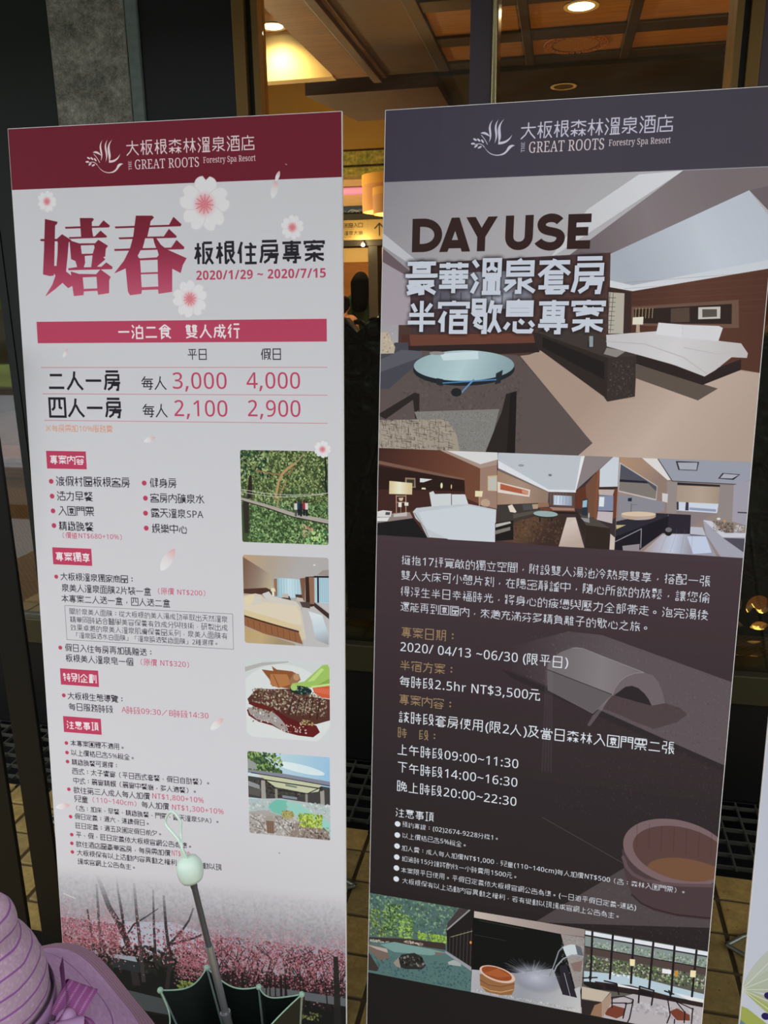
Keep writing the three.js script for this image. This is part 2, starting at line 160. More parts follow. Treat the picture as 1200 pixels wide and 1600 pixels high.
下=00k0 a0ak b6h9;予=20h0a6 63d8 08k8hc a8ak6k;預|4予頁;約|4糸勺;線|35糸泉;幾-45|5幺幺戍;戍=0aka b0cakkkg i88k 5a0k e0g2;如|5女口;逾o辶俞;鐘|35金童;酌|5酉勺;丩=101d8a a0ak;收|45丩攵;機|35朩幾;
游=5006 34k4 38h8dc dcdk8k 2eke;遊o辶斿;斿|45方游;屋o尸至;喜=03k3 a0a6 26i6 49g9gc4c49 6d8f edcf 0gkg 4hghgk4k4h`;
for (const e of HAN_TEXT.split(/;\n?/)) HAN[e[0]] = e.slice(1);
function strokes(expr, x, y, w, h, out) {           // expr -> list of polylines in the box
  let i = 0;
  const lines = (src, x, y, w, h) => { for (const s of src.split(' ')) { const p = []; for (let k = 0; k < s.length; k += 2) p.push([x + parseInt(s[k], 36) / 20 * w, y + parseInt(s[k + 1], 36) / 20 * h]); out.push(p); } };
  const put = (x, y, w, h) => {
    const c = expr[i++];
    if (c === '|' || c === '-') {
      let d = ''; while (/\d/.test(expr[i])) d += expr[i++];
      const s = d ? +('.' + d) : .5, gap = c === '|' ? .055 : .05;
      if (c === '|') { put(x, y, w * (s - gap), h); put(x + w * (s + gap), y, w * (1 - s - gap), h); }
      else { put(x, y, w, h * (s - gap)); put(x, y + h * (s + gap), w, h * (1 - s - gap)); }
    } else if (c === 'o') {
      const e = expr[i++], b = INNER[e];
      lines(HAN[e].slice(1), x, y, w, h);
      put(x + b[0] * w, y + b[1] * h, (b[2] - b[0]) * w, (b[3] - b[1]) * h);
    } else {
      const d = HAN[c];
      if (!d) return;
      if (d[0] === '=') lines(d.slice(1), x, y, w, h); else strokes(d, x, y, w, h, out);
    }
  };
  put(x, y, w, h);
  return out;
}
const LEFT_WORDS = `
W 220 41 451 20.9 大板根森林溫泉酒店
G 234 68 352 15.4 GREAT ROOTS
F 359 66 452 9.5 Forestry Spa Resort
K 337 218 570 33.3 板根住房專案
D 339 254 572 15.3 2020/1/29 ~ 2020/7/15
B 188 349 290 21.7 一泊二食
B 316 349 418 21.4 雙人成行
k 319 389 356 17.6 平日
k 454 389 492 17.3 假日
K 46 435 190 30.8 二人一房
k 229 439 277 20.6 每人
P 287 435 391 28.1 3,000
P 426 434 525 27.7 4,000
K 45 484 190 31.1 四人一房
k 229 488 277 20.8 每人
P 288 483 391 28.4 2,100
P 426 483 525 28 2,900
O 35 522 169 11.7 ※每房需加10%服務費
B 40 580 109 15.5 專案內容
k 50 620 198 16.6 渡假村區板根客房
k 50 648 122 16.7 活力早餐
k 51 676 123 16.8 入園門票
k 50 705 120 16.9 精緻晚餐
p 50 723 183 13.2 （價值NT$680+10%）
k 237 619 289 16.3 健身房
k 237 647 341 16.4 客房內礦泉水
k 237 675 337 16.5 露天溫泉SPA
k 237 704 306 16.6 娛樂中心
B 39 764 110 15.8 專案獨享
k 47 803 200 15.8 大板根溫泉獨家商品：
k 48 825 230 15.9 泉美人溫泉面膜2片裝一盒
p 237 823 344 15.6 （原價 NT$200）
k 46 846 267 15.9 本專案二人送一盒，四人送二盒
g 61 871 379 12.2 關於泉美人面膜：從大板根的美人湯成功萃取出天然溫泉
g 61 887 379 12.2 精華同時結合醫學美容保養有效成分與技術，研製出成
g 61 903 378 12.3 效果卓越的泉美人溫泉肌膚保養品系列，泉美人面膜有
g 66 918 362 12.3 「溫泉瞬透水白面膜」「溫泉瞬透緊緻面膜」2種選擇。
k 47 944 231 16.3 假日入住每房再加碼贈送：
k 47 965 187 16.4 板根美人溫泉皂一個
p 195 964 307 16.2 （原價 NT$320）
B 39 1004 109 16.6 特別企劃
k 46 1042 167 16.7 大板根生態導覽：
k 47 1064 140 16.8 每日服務時段
p 158 1063 335 16.5 A時段09:30／B時段14:30
B 40 1102 108 17 注意事項
k 46 1140 163 13.6 本專案團體不適用。
k 46 1160 183 13.7 以上價格已含5%稅金。
k 46 1180 147 13.8 精緻晚餐可選擇：
k 46 1199 337 13.7 西式：太子饗宴（平日西式套餐、假日自助餐）。
k 47 1219 309 13.8 中式：麗宴精饌（麗宴中餐廳，多人適餐）。
k 46 1239 208 13.9 欲住第三人成人每人加價
p 212 1237 320 13.7 NT$1,800+10%
k 47 1258 76 14 兒童
p 79 1257 186 13.9 （110~140cm）
k 190 1257 247 13.8 每人加價
p 252 1257 360 13.7 NT$1,300+10%
k 43 1278 353 13.9 （含：加床、早餐、精緻晚餐、門票、露天溫泉SPA）。
k 45 1296 208 14.1 假日定義：週六、連續假日。
k 45 1316 233 14.1 旺日定義：週五及國定假日前夕。
k 45 1336 295 14.1 平、假、旺日定義依大板根官網公告為準。
k 44 1356 246 14.2 欲住酒店區豪華客房，每房需加價
p 248 1354 287 14 NT$500
k 45 1375 352 14.2 大板根保有以上活動內容異動之權利，若有變動以現
k 45 1394 174 14.4 場或官網上公告為主。`;
const RIGHT_WORDS = `
w 220 43 448 21.8 大板根森林溫泉酒店
G 233 68 349 16.3 GREAT ROOTS
F 355 67 446 9.4 Forestry Spa Resort
c 45 743 555 16.9 擁抱17坪寬敞的獨立空間，附設雙人湯池冷熱泉雙享，搭配一張
c 45 770 556 17 雙人大床可小憩片刻，在隱密靜謐中，隨心所欲的放鬆，讓您偷
c 45 799 556 17.1 得浮生半日幸福時光，將身心的疲憊與壓力全部帶走。泡完湯後
c 45 827 470 17.3 還能再到園區內，來趟充滿芬多精負離子的歇心之旅。
o 48 873 150 19.8 專案日期：
C 46 901 339 19.6 2020/ 04/13 ~06/30 (限平日)
o 47 934 150 20 半宿方案：
C 47 964 296 19.9 每時段2.5hr NT$3,500元
o 47 998 150 20.3 專案內容：
C 47 1031 521 19.8 該時段套房使用(限2人)及當日森林入園門票二張
o 46 1061 123 20.6 時　段：
C 46 1093 264 20.5 上午時段09:00~11:30
C 47 1128 264 20.7 下午時段14:00~16:30
C 47 1164 264 20.8 晚上時段20:00~22:30
C 46 1216 118 18.6 注意事項
c 59 1238 239 13.2 預約專線：(02)2674-9228分機1。
c 60 1260 182 13.3 以上價格已含5%稅金。
c 59 1285 559 13 加人費：成人每人加價NT$1,000，兒童(110~140cm)每人加價NT$500（含：森林入園門票）。
c 60 1306 275 13.4 如逾時15分鐘將酌收一小時費用1500元。
c 59 1329 478 13.2 本案限平日使用。平假日定義依大板根官網公告為準。(一日遊平假日定義-連結)
c 62 1350 455 13.3 大板根保有以上活動內容異動之權利，若有變動以現場或官網上公告為主。`;
const TITLE_WORDS = `
H 42 264 362 48.9 豪華溫泉套房
H 44 327 364 47.5 半宿歇息專案`;
// ---------------------------------------------------------------- lettering and print
const MARKS = {                                      // marks of punctuation on the 0..1 em square
  '，': [[.5, .55, .5, .62, .44, .74]], '、': [[.42, .5, .56, .66]], '。': 'ring', '：': 'colon', '（': [[.82, .04, .66, .2, .6, .5, .66, .8, .82, .96]], '）': [[.18, .04, .34, .2, .4, .5, .34, .8, .18, .96]],
  '「': [[.95, .05, .6, .05, .6, .7]], '」': [[.05, .95, .4, .95, .4, .3]], '／': [[.1, .95, .9, .05]], '※': [[.1, .1, .9, .9], [.9, .1, .1, .9], [.5, .12, .5, .2], [.5, .8, .5, .88], [.12, .5, .2, .5], [.8, .5, .88, .5]], '●': 'dot', '　': [],
};
const ascii = (c) => c.charCodeAt(0) < 128;
function han(g, c, x, y, s, wt) {                    // one character in the box x, y, s, s
  g.lineJoin = 'miter'; g.miterLimit = 2.5;
  const m = MARKS[c];
  if (m) {
    g.lineWidth = s * wt;
    if (m === 'ring') { g.beginPath(); g.arc(x + s * .42, y + s * .62, s * .13, 0, 7); g.stroke(); return; }
    if (m === 'colon') { for (const q of [.3, .68]) { g.beginPath(); g.arc(x + s * .5, y + s * q, s * .085, 0, 7); g.fill(); } return; }
    for (const p of m) { g.beginPath(); for (let i = 0; i < p.length; i += 2) g.lineTo(x + p[i] * s, y + p[i + 1] * s); g.stroke(); }
    return;
  }
  const st = strokes(HAN[c][0] === '=' ? c : HAN[c], x + s * .035, y, s * .93, s, []);
  g.lineWidth = s * wt * Math.min(1, Math.pow(15 / Math.max(15, st.length), .55)) * (st.length < 5 ? 1.08 : 1);
  for (const p of st) {
    g.beginPath(); p.forEach((q) => g.lineTo(q[0], q[1]));
    const a = p[0], b = p[p.length - 1];
    if (p.length > 3 && Math.hypot(a[0] - b[0], a[1] - b[1]) < 1e-6) g.closePath();
    g.stroke();
  }
}
function line(g, text, x0, y, x1, h, { color = '#1d1b22', wt = .1, font = 'sans-serif', bold = false, round = false, squeeze = .89, cap = 1 } = {}) {
  g.fillStyle = g.strokeStyle = color; g.lineCap = round ? 'round' : 'butt';
  const chars = [...text], k = 1.06;
  g.font = (bold ? 'bold ' : '') + '100px ' + font;
  const units = chars.map((c) => (ascii(c) ? g.measureText(c).width / 100 * k + .035 : 1)), all = units.reduce((a, b) => a + b), cjk = chars.some((c) => !ascii(c));
  const pitch = (x1 - x0) / (all - (cjk ? .08 : .035)), s = cjk ? Math.min(pitch * squeeze, h * 1.06) : h * cap;
  let x = x0;
  chars.forEach((c, i) => {
    const w = units[i] * pitch;
    if (ascii(c)) {
      const tall = cjk ? s * .84 : h * cap, px = tall / .715, tw = g.measureText(c).width / 100 * px;
      g.save(); g.translate(x + w / 2, y + tall / 2); g.scale(Math.min(1.12, Math.max(.6, (w * .97) / Math.max(tw, 1e-6))) , 1);
      g.font = (bold ? 'bold ' : '') + px.toFixed(2) + 'px ' + font; g.textAlign = 'center'; g.fillText(c, 0, 0); g.restore();
      g.font = (bold ? 'bold ' : '') + '100px ' + font;
    } else han(g, c, x + (pitch - s) / 2 - pitch * .04, y - s / 2, s, wt);
    x += w;
  });
}
// lines of print: style, left edge, middle height, right edge, letter height (mm), words
const STYLE = {
  W: { color: '#d9c9cb', wt: .085, round: true }, w: { color: '#c9c6d6', wt: .085, round: true }, G: { color: '#d8c9cc', font: 'serif' }, F: { color: '#d8c9cc', font: 'serif' },
  K: { color: '#25202a', wt: .122, bold: true }, D: { color: '#b0435f', bold: true }, B: { color: '#e2d6d8', wt: .125, bold: true }, k: { color: '#25212c', wt: .088, round: true }, P: { color: '#b3415f' }, p: { color: '#b94a68', wt: .08, round: true, cap: .8 },
  O: { color: '#cf8d70', wt: .08, round: true }, g: { color: '#4a4950', wt: .08 }, H: { color: '#c6cbd6', wt: .128, squeeze: .95 }, c: { color: '#c6cbd3', wt: .08 }, C: { color: '#cdd3da', wt: .088 }, o: { color: '#937a58', wt: .085 },
};
function lines(g, source) {
  for (const row of source.trim().split('\n')) {
    const [s, x0, y, x1, h, ...words] = row.split(' ');
    line(g, words.join(' '), +x0, +y, +x1, +h, STYLE[s]);
  }
}
const pts = (s) => s.trim().split(/\s+/).map((p) => p.split(',').map(Number));
function poly(g, fill, s, stroke, lw) {              // a filled or stroked outline, 'x,y x,y ...'
  g.beginPath(); for (const p of pts(s)) g.lineTo(p[0], p[1]);
  if (stroke) { g.lineWidth = lw; g.strokeStyle = stroke; g.lineJoin = 'round'; g.lineCap = 'round'; g.stroke(); } else { g.closePath(); g.fillStyle = fill; g.fill(); }
}
const grad = (g, x0, y0, x1, y1, ...c) => { const q = g.createLinearGradient(x0, y0, x1, y1); c.forEach((v, i) => q.addColorStop(i / (c.length - 1), v)); return q; };
const oval = (g, fill, x, y, a, b, t = 0) => { g.beginPath(); g.ellipse(x, y, a, b, t, 0, 7); g.fillStyle = fill; g.fill(); };
function picture(g, x, y, w, h, r, draw) {           // a printed picture, drawn on a square of 100 by 100
  g.save(); g.beginPath(); g.roundRect(x, y, w, h, r); g.clip(); g.translate(x, y); g.scale(w / 100, h / 100); draw(g); g.restore();
}
function dabs(g, rnd, x, y, w, h, n, size, colors, turn = 0) {   // printed foliage, gravel and spray
  for (let i = 0; i < n; i++) {
    const s = size * (.5 + rnd());
    oval(g, colors[Math.floor(rnd() * colors.length)], x + rnd() * w, y + rnd() * h, s, s * (.4 + rnd() * .4), turn + rnd() * 2.6);
  }
}
function blossom(g, x, y, r, a) {
  g.save(); g.translate(x, y); g.rotate(a);
  for (let i = 0; i < 5; i++) {
    g.save(); g.rotate(i * 1.2566);
    g.beginPath(); g.moveTo(0, 0); g.bezierCurveTo(r * .5, -r * .3, r * .62, -r * .95, r * .14, -r); g.lineTo(0, -r * .86); g.lineTo(-r * .14, -r); g.bezierCurveTo(-r * .62, -r * .95, -r * .5, -r * .3, 0, 0);
    g.fillStyle = '#d9d6d8'; g.fill(); g.strokeStyle = '#cfc8cb'; g.lineWidth = r * .03; g.stroke(); g.restore();
  }
  const q = g.createRadialGradient(0, 0, 0, 0, 0, r * .55); q.addColorStop(0, '#cf7078'); q.addColorStop(.45, 'rgba(214,140,146,.75)'); q.addColorStop(1, 'rgba(220,200,204,0)');
  oval(g, q, 0, 0, r * .55, r * .55);
  for (let i = 0; i < 12; i++) { const t = i * .5236; poly(g, 0, `${Math.cos(t) * r * .1},${Math.sin(t) * r * .1} ${Math.cos(t) * r * .36},${Math.sin(t) * r * .36}`, '#c4606b', r * .025); }
  g.restore();
}
function petal(g, x, y, r, a) {
  g.save(); g.translate(x, y); g.rotate(a);
  g.beginPath(); g.moveTo(0, -r); g.bezierCurveTo(r * .55, -r * .4, r * .45, r * .7, 0, r); g.bezierCurveTo(-r * .45, r * .7, -r * .55, -r * .4, 0, -r);
  g.fillStyle = grad(g, 0, -r, 0, r, '#cfa09f', '#d4cfd0', '#dadada'); g.fill(); g.restore();
}
function emblem(g, color, THE) {                     // wheat ear, swoosh and steam, 66 mm wide
  g.strokeStyle = g.fillStyle = color; g.lineCap = 'round';
  const blade = (x0, y0, c1, c2, c3, c4, x1, y1, w) => { g.beginPath(); g.moveTo(x0, y0); g.bezierCurveTo(c1 - w, c2, c3 - w, c4, x1, y1); g.bezierCurveTo(c3 + w, c4, c1 + w, c2, x0, y0); g.fill(); };
  blade(178, 25, 166, 38, 180, 46, 172, 60, 2.2); blade(187, 25, 176, 38, 189, 46, 181, 62, 2.2);
  g.beginPath(); g.moveTo(196, 25); g.bezierCurveTo(183, 38, 196, 48, 189, 59); g.bezierCurveTo(196, 60, 204, 57, 209, 49); g.bezierCurveTo(206, 59, 198, 64, 187, 63); g.bezierCurveTo(190, 50, 178, 38, 196, 25); g.fill();
  g.beginPath(); g.moveTo(158, 45); g.bezierCurveTo(164, 41, 170, 44, 174, 51); g.bezierCurveTo(168, 48, 163, 46, 158, 45); g.fill();
  g.beginPath(); g.moveTo(163, 60); g.bezierCurveTo(172, 84, 198, 82, 202, 69); g.bezierCurveTo(205, 64, 210, 64, 214, 66); g.bezierCurveTo(204, 68, 204, 80, 190, 80); g.bezierCurveTo(174, 81, 166, 70, 163, 60); g.fill();
  g.lineWidth = 1.1; g.beginPath(); g.moveTo(150, 62); g.quadraticCurveTo(160, 58, 165, 66); g.moveTo(160, 48); g.quadraticCurveTo(166, 54, 170, 62); g.stroke();
  for (const [x, y, t] of [[150, 54, .5], [156, 55, .7], [162, 57, .9], [152, 64, -.6], [158, 66, -.4], [147, 60, 0]]) oval(g, color, x, y, 3.4, 1.5, t);
  g.save(); g.translate(226.5, 69); g.rotate(-Math.PI / 2); g.font = '7.5px serif'; g.textAlign = 'center'; g.fillText('THE', 0, 2.4); g.restore();
}
function heavy(g, list) { g.lineJoin = 'round'; g.lineWidth = 1; for (const s of list) { g.beginPath(); for (const p of pts(s)) g.lineTo(p[0], p[1]); g.closePath(); g.fill(); g.stroke(); } }
function forestBridge(g, rnd) {
  g.fillStyle = '#3d4c2c'; g.fillRect(0, 0, 100, 100);
  dabs(g, rnd, 0, 0, 100, 60, 2600, 1.05, ['#3a4a2c', '#5d6d40', '#7f8f55', '#98a56a', '#4f6a46', '#a8b27a', '#2c3a26', '#6b7a4a', '#8d9a66']);
  dabs(g, rnd, 0, 0, 34, 30, 160, 1.8, ['#24402f', '#35523c', '#1e3226', '#6c7f4a', '#a3ae7a']);
  dabs(g, rnd, 8, 55, 92, 45, 2200, 1.1, ['#33452c', '#4c6a42', '#6a8a58', '#88a96c', '#3a5436', '#5a7849', '#9cb67c', '#26341f', '#708f5c']);
  poly(g, 0, '62,14 54,19 48,25 44,33 42,42 40,50', '#b08d62', 2.6); poly(g, 0, '46,25 38,25 28,23 18,22', '#8d6f4a', 1.6); poly(g, 0, '73,3 66,11 58,15', '#9c8b66', 1.5); poly(g, 0, '62,18 57,23 51,26', '#7e6745', 1.8); poly(g, 0, '53,31 47,43 43,55 41,60', '#a08052', 1.3);
  poly(g, '#2a241f', '10,27 13,27 13,52 6,52'); poly(g, '#2f2b26', '2,56 9,56 8,90 3,90'); poly(g, 0, '97,8 98,24 97,32 99,46', '#1f1f1c', 2); poly(g, 0, '90,27 96,38', '#1f1f1c', .9);
  for (const y of [42, 45]) { g.beginPath(); g.moveTo(0, y); g.quadraticCurveTo(50, y + 9, 100, 44); g.lineWidth = .7; g.strokeStyle = '#aeb2a6'; g.stroke(); }
  for (let i = 0; i < 12; i++) poly(g, 0, `${2 + i * 5},${45 + i * .6} ${2 + i * 5},${51 + i * 1.9}`, 'rgba(190,192,180,.5)', .35);
  poly(g, '#a59d95', '0,51 30,58 60,66 100,72.5 100,77 60,70.5 30,61.5 0,54'); poly(g, 0, '0,54.5 30,62 60,71 100,77.6', '#2a2521', 1.1);
  for (const [x, y, c, k] of [[63, 62, '#c9c8bd', '#b9b294'], [66.5, 61, '#23405c', '#30404a'], [69, 62, '#22252c', '#c9c1bd'], [72.5, 61, '#8e2b3a', '#2b2225'], [75.5, 61.5, '#cfc6c2', '#332a2b']]) {
    oval(g, '#3a2d2a', x, y - 7.5, 1.3, 1.6); poly(g, c, `${x - 1.8},${y - 6} ${x + 1.8},${y - 6} ${x + 1.6},${y + 1} ${x - 1.6},${y + 1}`); poly(g, k === '#b9b294' ? '#4a4c4f' : '#1c2026', `${x - 1.4},${y + 1} ${x + 1.4},${y + 1} ${x + 1.1},${y + 8} ${x - 1.1},${y + 8}`);
  }
  dabs(g, rnd, 70, 80, 12, 14, 26, 1.6, ['#a38168', '#b79a7d', '#8a6a50']); dabs(g, rnd, 74, 84, 26, 16, 90, 1.6, ['#7fae6d', '#9cc07f', '#3f6a45', '#b3c77f']);
}
function twinRoom(g, rnd) {
  g.fillStyle = grad(g, 0, 0, 60, 25, '#b59a77', '#a99a8a', '#a9a4a2'); g.fillRect(0, 0, 100, 100);
  poly(g, grad(g, 0, 20, 34, 30, '#775b4c', '#8d7a6c', '#b3a68e'), '0,2.5 33,21 36,46 0,42'); poly(g, '#4a3129', '0,38.5 27,36 34,39 34,44 0,43.5');
  poly(g, grad(g, 40, 0, 68, 0, '#8fb0bd', '#b7cfd8', '#9ebac6'), '38,24 68,25 68,46 38,46'); for (let i = 0; i < 9; i++) poly(g, 0, `${40 + i * 3.2},25 ${40 + i * 3.2},45`, 'rgba(230,240,244,.5)', .5);
  poly(g, '#8d6a50', '36,26 40,25 40,45 37,45'); poly(g, '#77563f', '66.5,24 73,23 72,50 69,46'); poly(g, '#38241f', '73,22 83,21 83,54 73,57'); poly(g, '#8a6650', '77,22 83,22 83,52 78,52');
  poly(g, '#a9c6d2', '84,22 100,21 100,51 84,50'); poly(g, '#22262f', '86.5,21 88.5,21 88.5,51 86.5,51'); poly(g, '#232129', '83,20.5 100,20 100,22 83,22.5'); for (let i = 0; i < 5; i++) poly(g, 0, `${90 + i * 2.2},23 ${90 + i * 2.2},49`, '#7e9aa9', .5);
  poly(g, '#b6b2b2', '69,55 88,55 100,67 100,100 70,100 66,70'); poly(g, grad(g, 80, 66, 88, 98, '#cdd6d9', '#b9c9cf', '#97989d'), '76,60 92,64 99,84 99,97 84,92 80,72'); poly(g, '#3c2b28', '83,50 100,62 100,68 83,55'); poly(g, '#b6b3b4', '86,50 100,51.5 100,61');
  poly(g, '#4d3e3c', '66,50 78,50 78,57 69,56'); poly(g, '#403536', '44,47 54,44 56,49 44,50'); poly(g, '#b9ac9f', '46,42 53,42 53,46.5 46,46'); poly(g, '#4a3731', '61,42 69,42 69,48 62,48'); poly(g, '#bfb1a6', '62,45 70,46 70,50 62,49');
  poly(g, '#d9cfb0', '33,36 37,36 38,40 32,40'); poly(g, '#e6dcc0', '33.5,40 36,40 36,45 34,45');
  poly(g, '#c9bfae', '0,46 14,43 20,44 26,49 50,49 62,51 67,56 70,73 73,93 68,90 66,80 40,76 0,66'); poly(g, '#d2c6b0', '0,55 22,52 62,54 66,62 68,76 36,73 0,62');
  poly(g, '#cdbb94', '0,62 36,70 66,78 70,92 68,94 64,82 34,77 0,68'); poly(g, '#d4c7a6', '0,48 12,44 18,52 5,57 0,56'); poly(g, '#c9c3b8', '13,46 20,46 22,54 9,57'); poly(g, '#c4c2c1', '22,43 30,40 34,45 27,50'); poly(g, '#c8c2b9', '28,44 62,50 66,55 30,52');
  poly(g, '#8a5c3c', '0,69 24,74 64,84 69,98 60,96 26,89 22,88 0,80'); poly(g, 0, '0,69 24,75 64,84', '#3d2419', 1.6); for (let i = 0; i < 9; i++) poly(g, 0, `${4 + i * 7},${73 + i * 1.5} ${5 + i * 7},${81 + i * 1.8}`, '#6d4429', .6);
  poly(g, grad(g, 0, 84, 40, 100, '#b29a6c', '#b89f77', '#9c8a6d'), '0,82 22,88 60,98 60,100 0,100'); oval(g, '#f3efe4', 83.5, 8.5, 1.2, .8); poly(g, '#958983', '87,19 93,14 100,13 100,20');
}
function steak(g, rnd) {
  g.fillStyle = '#c3c8c7'; g.fillRect(0, 0, 100, 100);
  poly(g, '#a9a8a5', '0,12 22,5 52,2 52,3.2 22,9 0,18'); oval(g, '#cdd1cf', 46, 60, 58, 54, -.1);
  poly(g, '#5e1f1e', '1,66 10,61 34,66 60,72 84,80 88,88 80,95 62,94 46,91 32,84 14,80 3,73'); poly(g, '#98918e', '2,63 18,62 36,68 46,80 52,90 44,90 30,81 12,77 4,70'); dabs(g, rnd, 5, 62, 36, 18, 90, .9, ['#b9b8b5', '#4b3534', '#8a8280', '#d0d1cf']); dabs(g, rnd, 42, 82, 30, 9, 60, .9, ['#b9b0ae', '#7a2b2b', '#d2cccb', '#3c1416']);
  poly(g, '#51302a', '2,52 14,38 30,38 52,36 80,44 100,46 100,72 84,78 70,80 58,78 44,72 30,64 12,62 4,58'); dabs(g, rnd, 8, 38, 88, 30, 700, 1.1, ['#998c78', '#7b6a52', '#4a3a30', '#b4a992', '#8f8b7c', '#6a5242', '#a59a88', '#5f4d40']);
  poly(g, '#5e211f', '6,55 22,58 34,64 30,66 12,62 3,58'); poly(g, '#561d1d', '32,60 40,66 50,72 62,76 72,82 56,82 44,76 34,68'); dabs(g, rnd, 64, 74, 16, 6, 40, 1.3, ['#c2ad83', '#a78b5c', '#3a2d20']);
  for (let i = 0; i < 5; i++) poly(g, 0, `${57 + i * 8},45 ${51 + i * 8.4},${68 + i}`, '#2e201b', 1.2);
  poly(g, '#84502f', '20,14 34,15 32,9 38,13 56,14 64,18 62,30 54,36 32,34 29,26'); poly(g, '#a87144', '30,19 50,18 55,30 40,36 30,32'); poly(g, 0, '34,20 40,34', '#6c3f25', .8); poly(g, '#93694a', '52,27 58,16 64,17 66,24 60,30 55,33'); oval(g, '#b08a66', 61, 21, 3.5, 4);
  poly(g, '#97b75e', '70,26 92,4 98,3 100,8 100,20 84,32 64,34 54,36 56,29'); poly(g, '#b3cc7d', '74,26 90,8 94,9 82,24'); poly(g, '#7fa248', '84,30 100,20 100,28 86,32'); poly(g, '#b9cf86', '78,31 100,26 100,29 80,33'); oval(g, '#1c2c28', 66, 37, 13, 5.5, .05); dabs(g, rnd, 58, 33, 20, 8, 26, 1.2, ['#3d5550', '#15211f', '#6e8580']); oval(g, '#9dbd6b', 58, 34, 4, 4);
  poly(g, '#c4573a', '80,33 100,29 100,45 90,44 82,39'); for (let i = 0; i < 9; i++) poly(g, 0, `${82 + i * 2},33 ${84 + i * 2},${38 + i * .3}`, '#dd8a6c', .5);
}
function gardenSpa(g, rnd) {
  g.fillStyle = grad(g, 0, 0, 100, 30, '#c9d2d2', '#a8c4d0', '#8fb6d2'); g.fillRect(0, 0, 100, 100); oval(g, 'rgba(225,230,230,.7)', 64, 16, 30, 5, .15);
  poly(g, '#4a6238', '0,0 10,0 18,5 26,9 32,17 40,20 44,26 0,26'); dabs(g, rnd, 0, 0, 42, 24, 240, 1.5, ['#587443', '#7d9a55', '#344a30', '#90a868', '#2d3f35']); poly(g, '#8f9390', '0,9 10,14 12,21 0,21');
  poly(g, '#41403f', '0,30 100,36 100,58 0,56'); dabs(g, rnd, 8, 34, 60, 18, 120, 1.5, ['#2e2b28', '#4c5038', '#5d5f58', '#372c26']); poly(g, '#b9bd9e', '10,26 90,33 86,42 72,45 34,41'); poly(g, '#6f7a70', '46,36 60,38 60,40 46,38.5'); poly(g, '#8a8d8d', '0,36 14,40 14,45 0,42'); poly(g, '#57544f', '0,43 16,46 14,54 0,52');
  poly(g, '#7d7f8d', '0,22 46,24 100,29 100,33.5 46,28.5 0,25.5'); poly(g, 0, '4,25.8 46,29 100,34', '#2c2a30', 1); poly(g, 0, '20,33 88,38', '#25222a', 1.2); poly(g, 0, '21,33 34,44 72,46 88,37', '#25222a', 1);
  poly(g, '#9a958d', '16,34 21,34 22,62 16,61'); poly(g, '#8d877f', '33,43 36,43 36,56 33,56'); poly(g, '#8a847d', '70,46 73,46 73,62 70,62'); poly(g, '#96918a', '88,40 93,40 94,72 89,72'); poly(g, '#33302f', '88,36 91,36 91,41 88,41');
  poly(g, '#a9b6b6', '0,58 40,54 100,58 100,100 0,100'); dabs(g, rnd, 0, 57, 100, 17, 260, 1.5, ['#b5bdbb', '#a6b6b5', '#c3c9c6', '#9fb2b0', '#a3a29d']); poly(g, '#6fb3a3', '26,62 34,56 48,56 46,70 42,75 30,72 24,66'); poly(g, '#8fc2b6', '46,58 62,58 74,66 92,74 100,80 100,96 84,86 60,74 50,70'); poly(g, '#7b858f', '42,50 60,51 60,54 42,53');
  poly(g, '#a39d97', '0,74 20,70 42,76 60,80 100,96 100,100 0,100'); dabs(g, rnd, 0, 76, 60, 24, 300, 1.5, ['#a7a19b', '#958f89', '#b9b5b0', '#7f7973', '#c6c3be']); for (const s of ['2,80 14,86 20,96', '34,78 40,88 52,98', '44,80 58,88 66,99', '4,92 16,94']) poly(g, 0, s, '#5c564f', .7); poly(g, '#8a7f77', '54,84 70,80 96,88 100,100 50,100'); dabs(g, rnd, 52, 84, 48, 16, 140, 1.3, ['#9d938b', '#6d635c', '#b5ada6', '#54483f', '#8a6f5f']);
  oval(g, '#96935a', 48, 73, 8, 5); dabs(g, rnd, 41, 69, 15, 9, 60, 1, ['#a3a062', '#7a6a45', '#b5a074']); dabs(g, rnd, 62, 70, 28, 16, 330, 1.25, ['#8aa03c', '#a9bd50', '#c2cf6c', '#5f7527', '#b7c65c', '#71862f']); poly(g, '#6b5547', '21,82 31,82 31,98 22,98'); for (let i = 0; i < 4; i++) poly(g, 0, `${23 + i * 2.3},83 ${23 + i * 2.3},97`, '#8d7464', .8); poly(g, '#9b9389', '18,80 26,76 34,80 32,83 19,83');
}
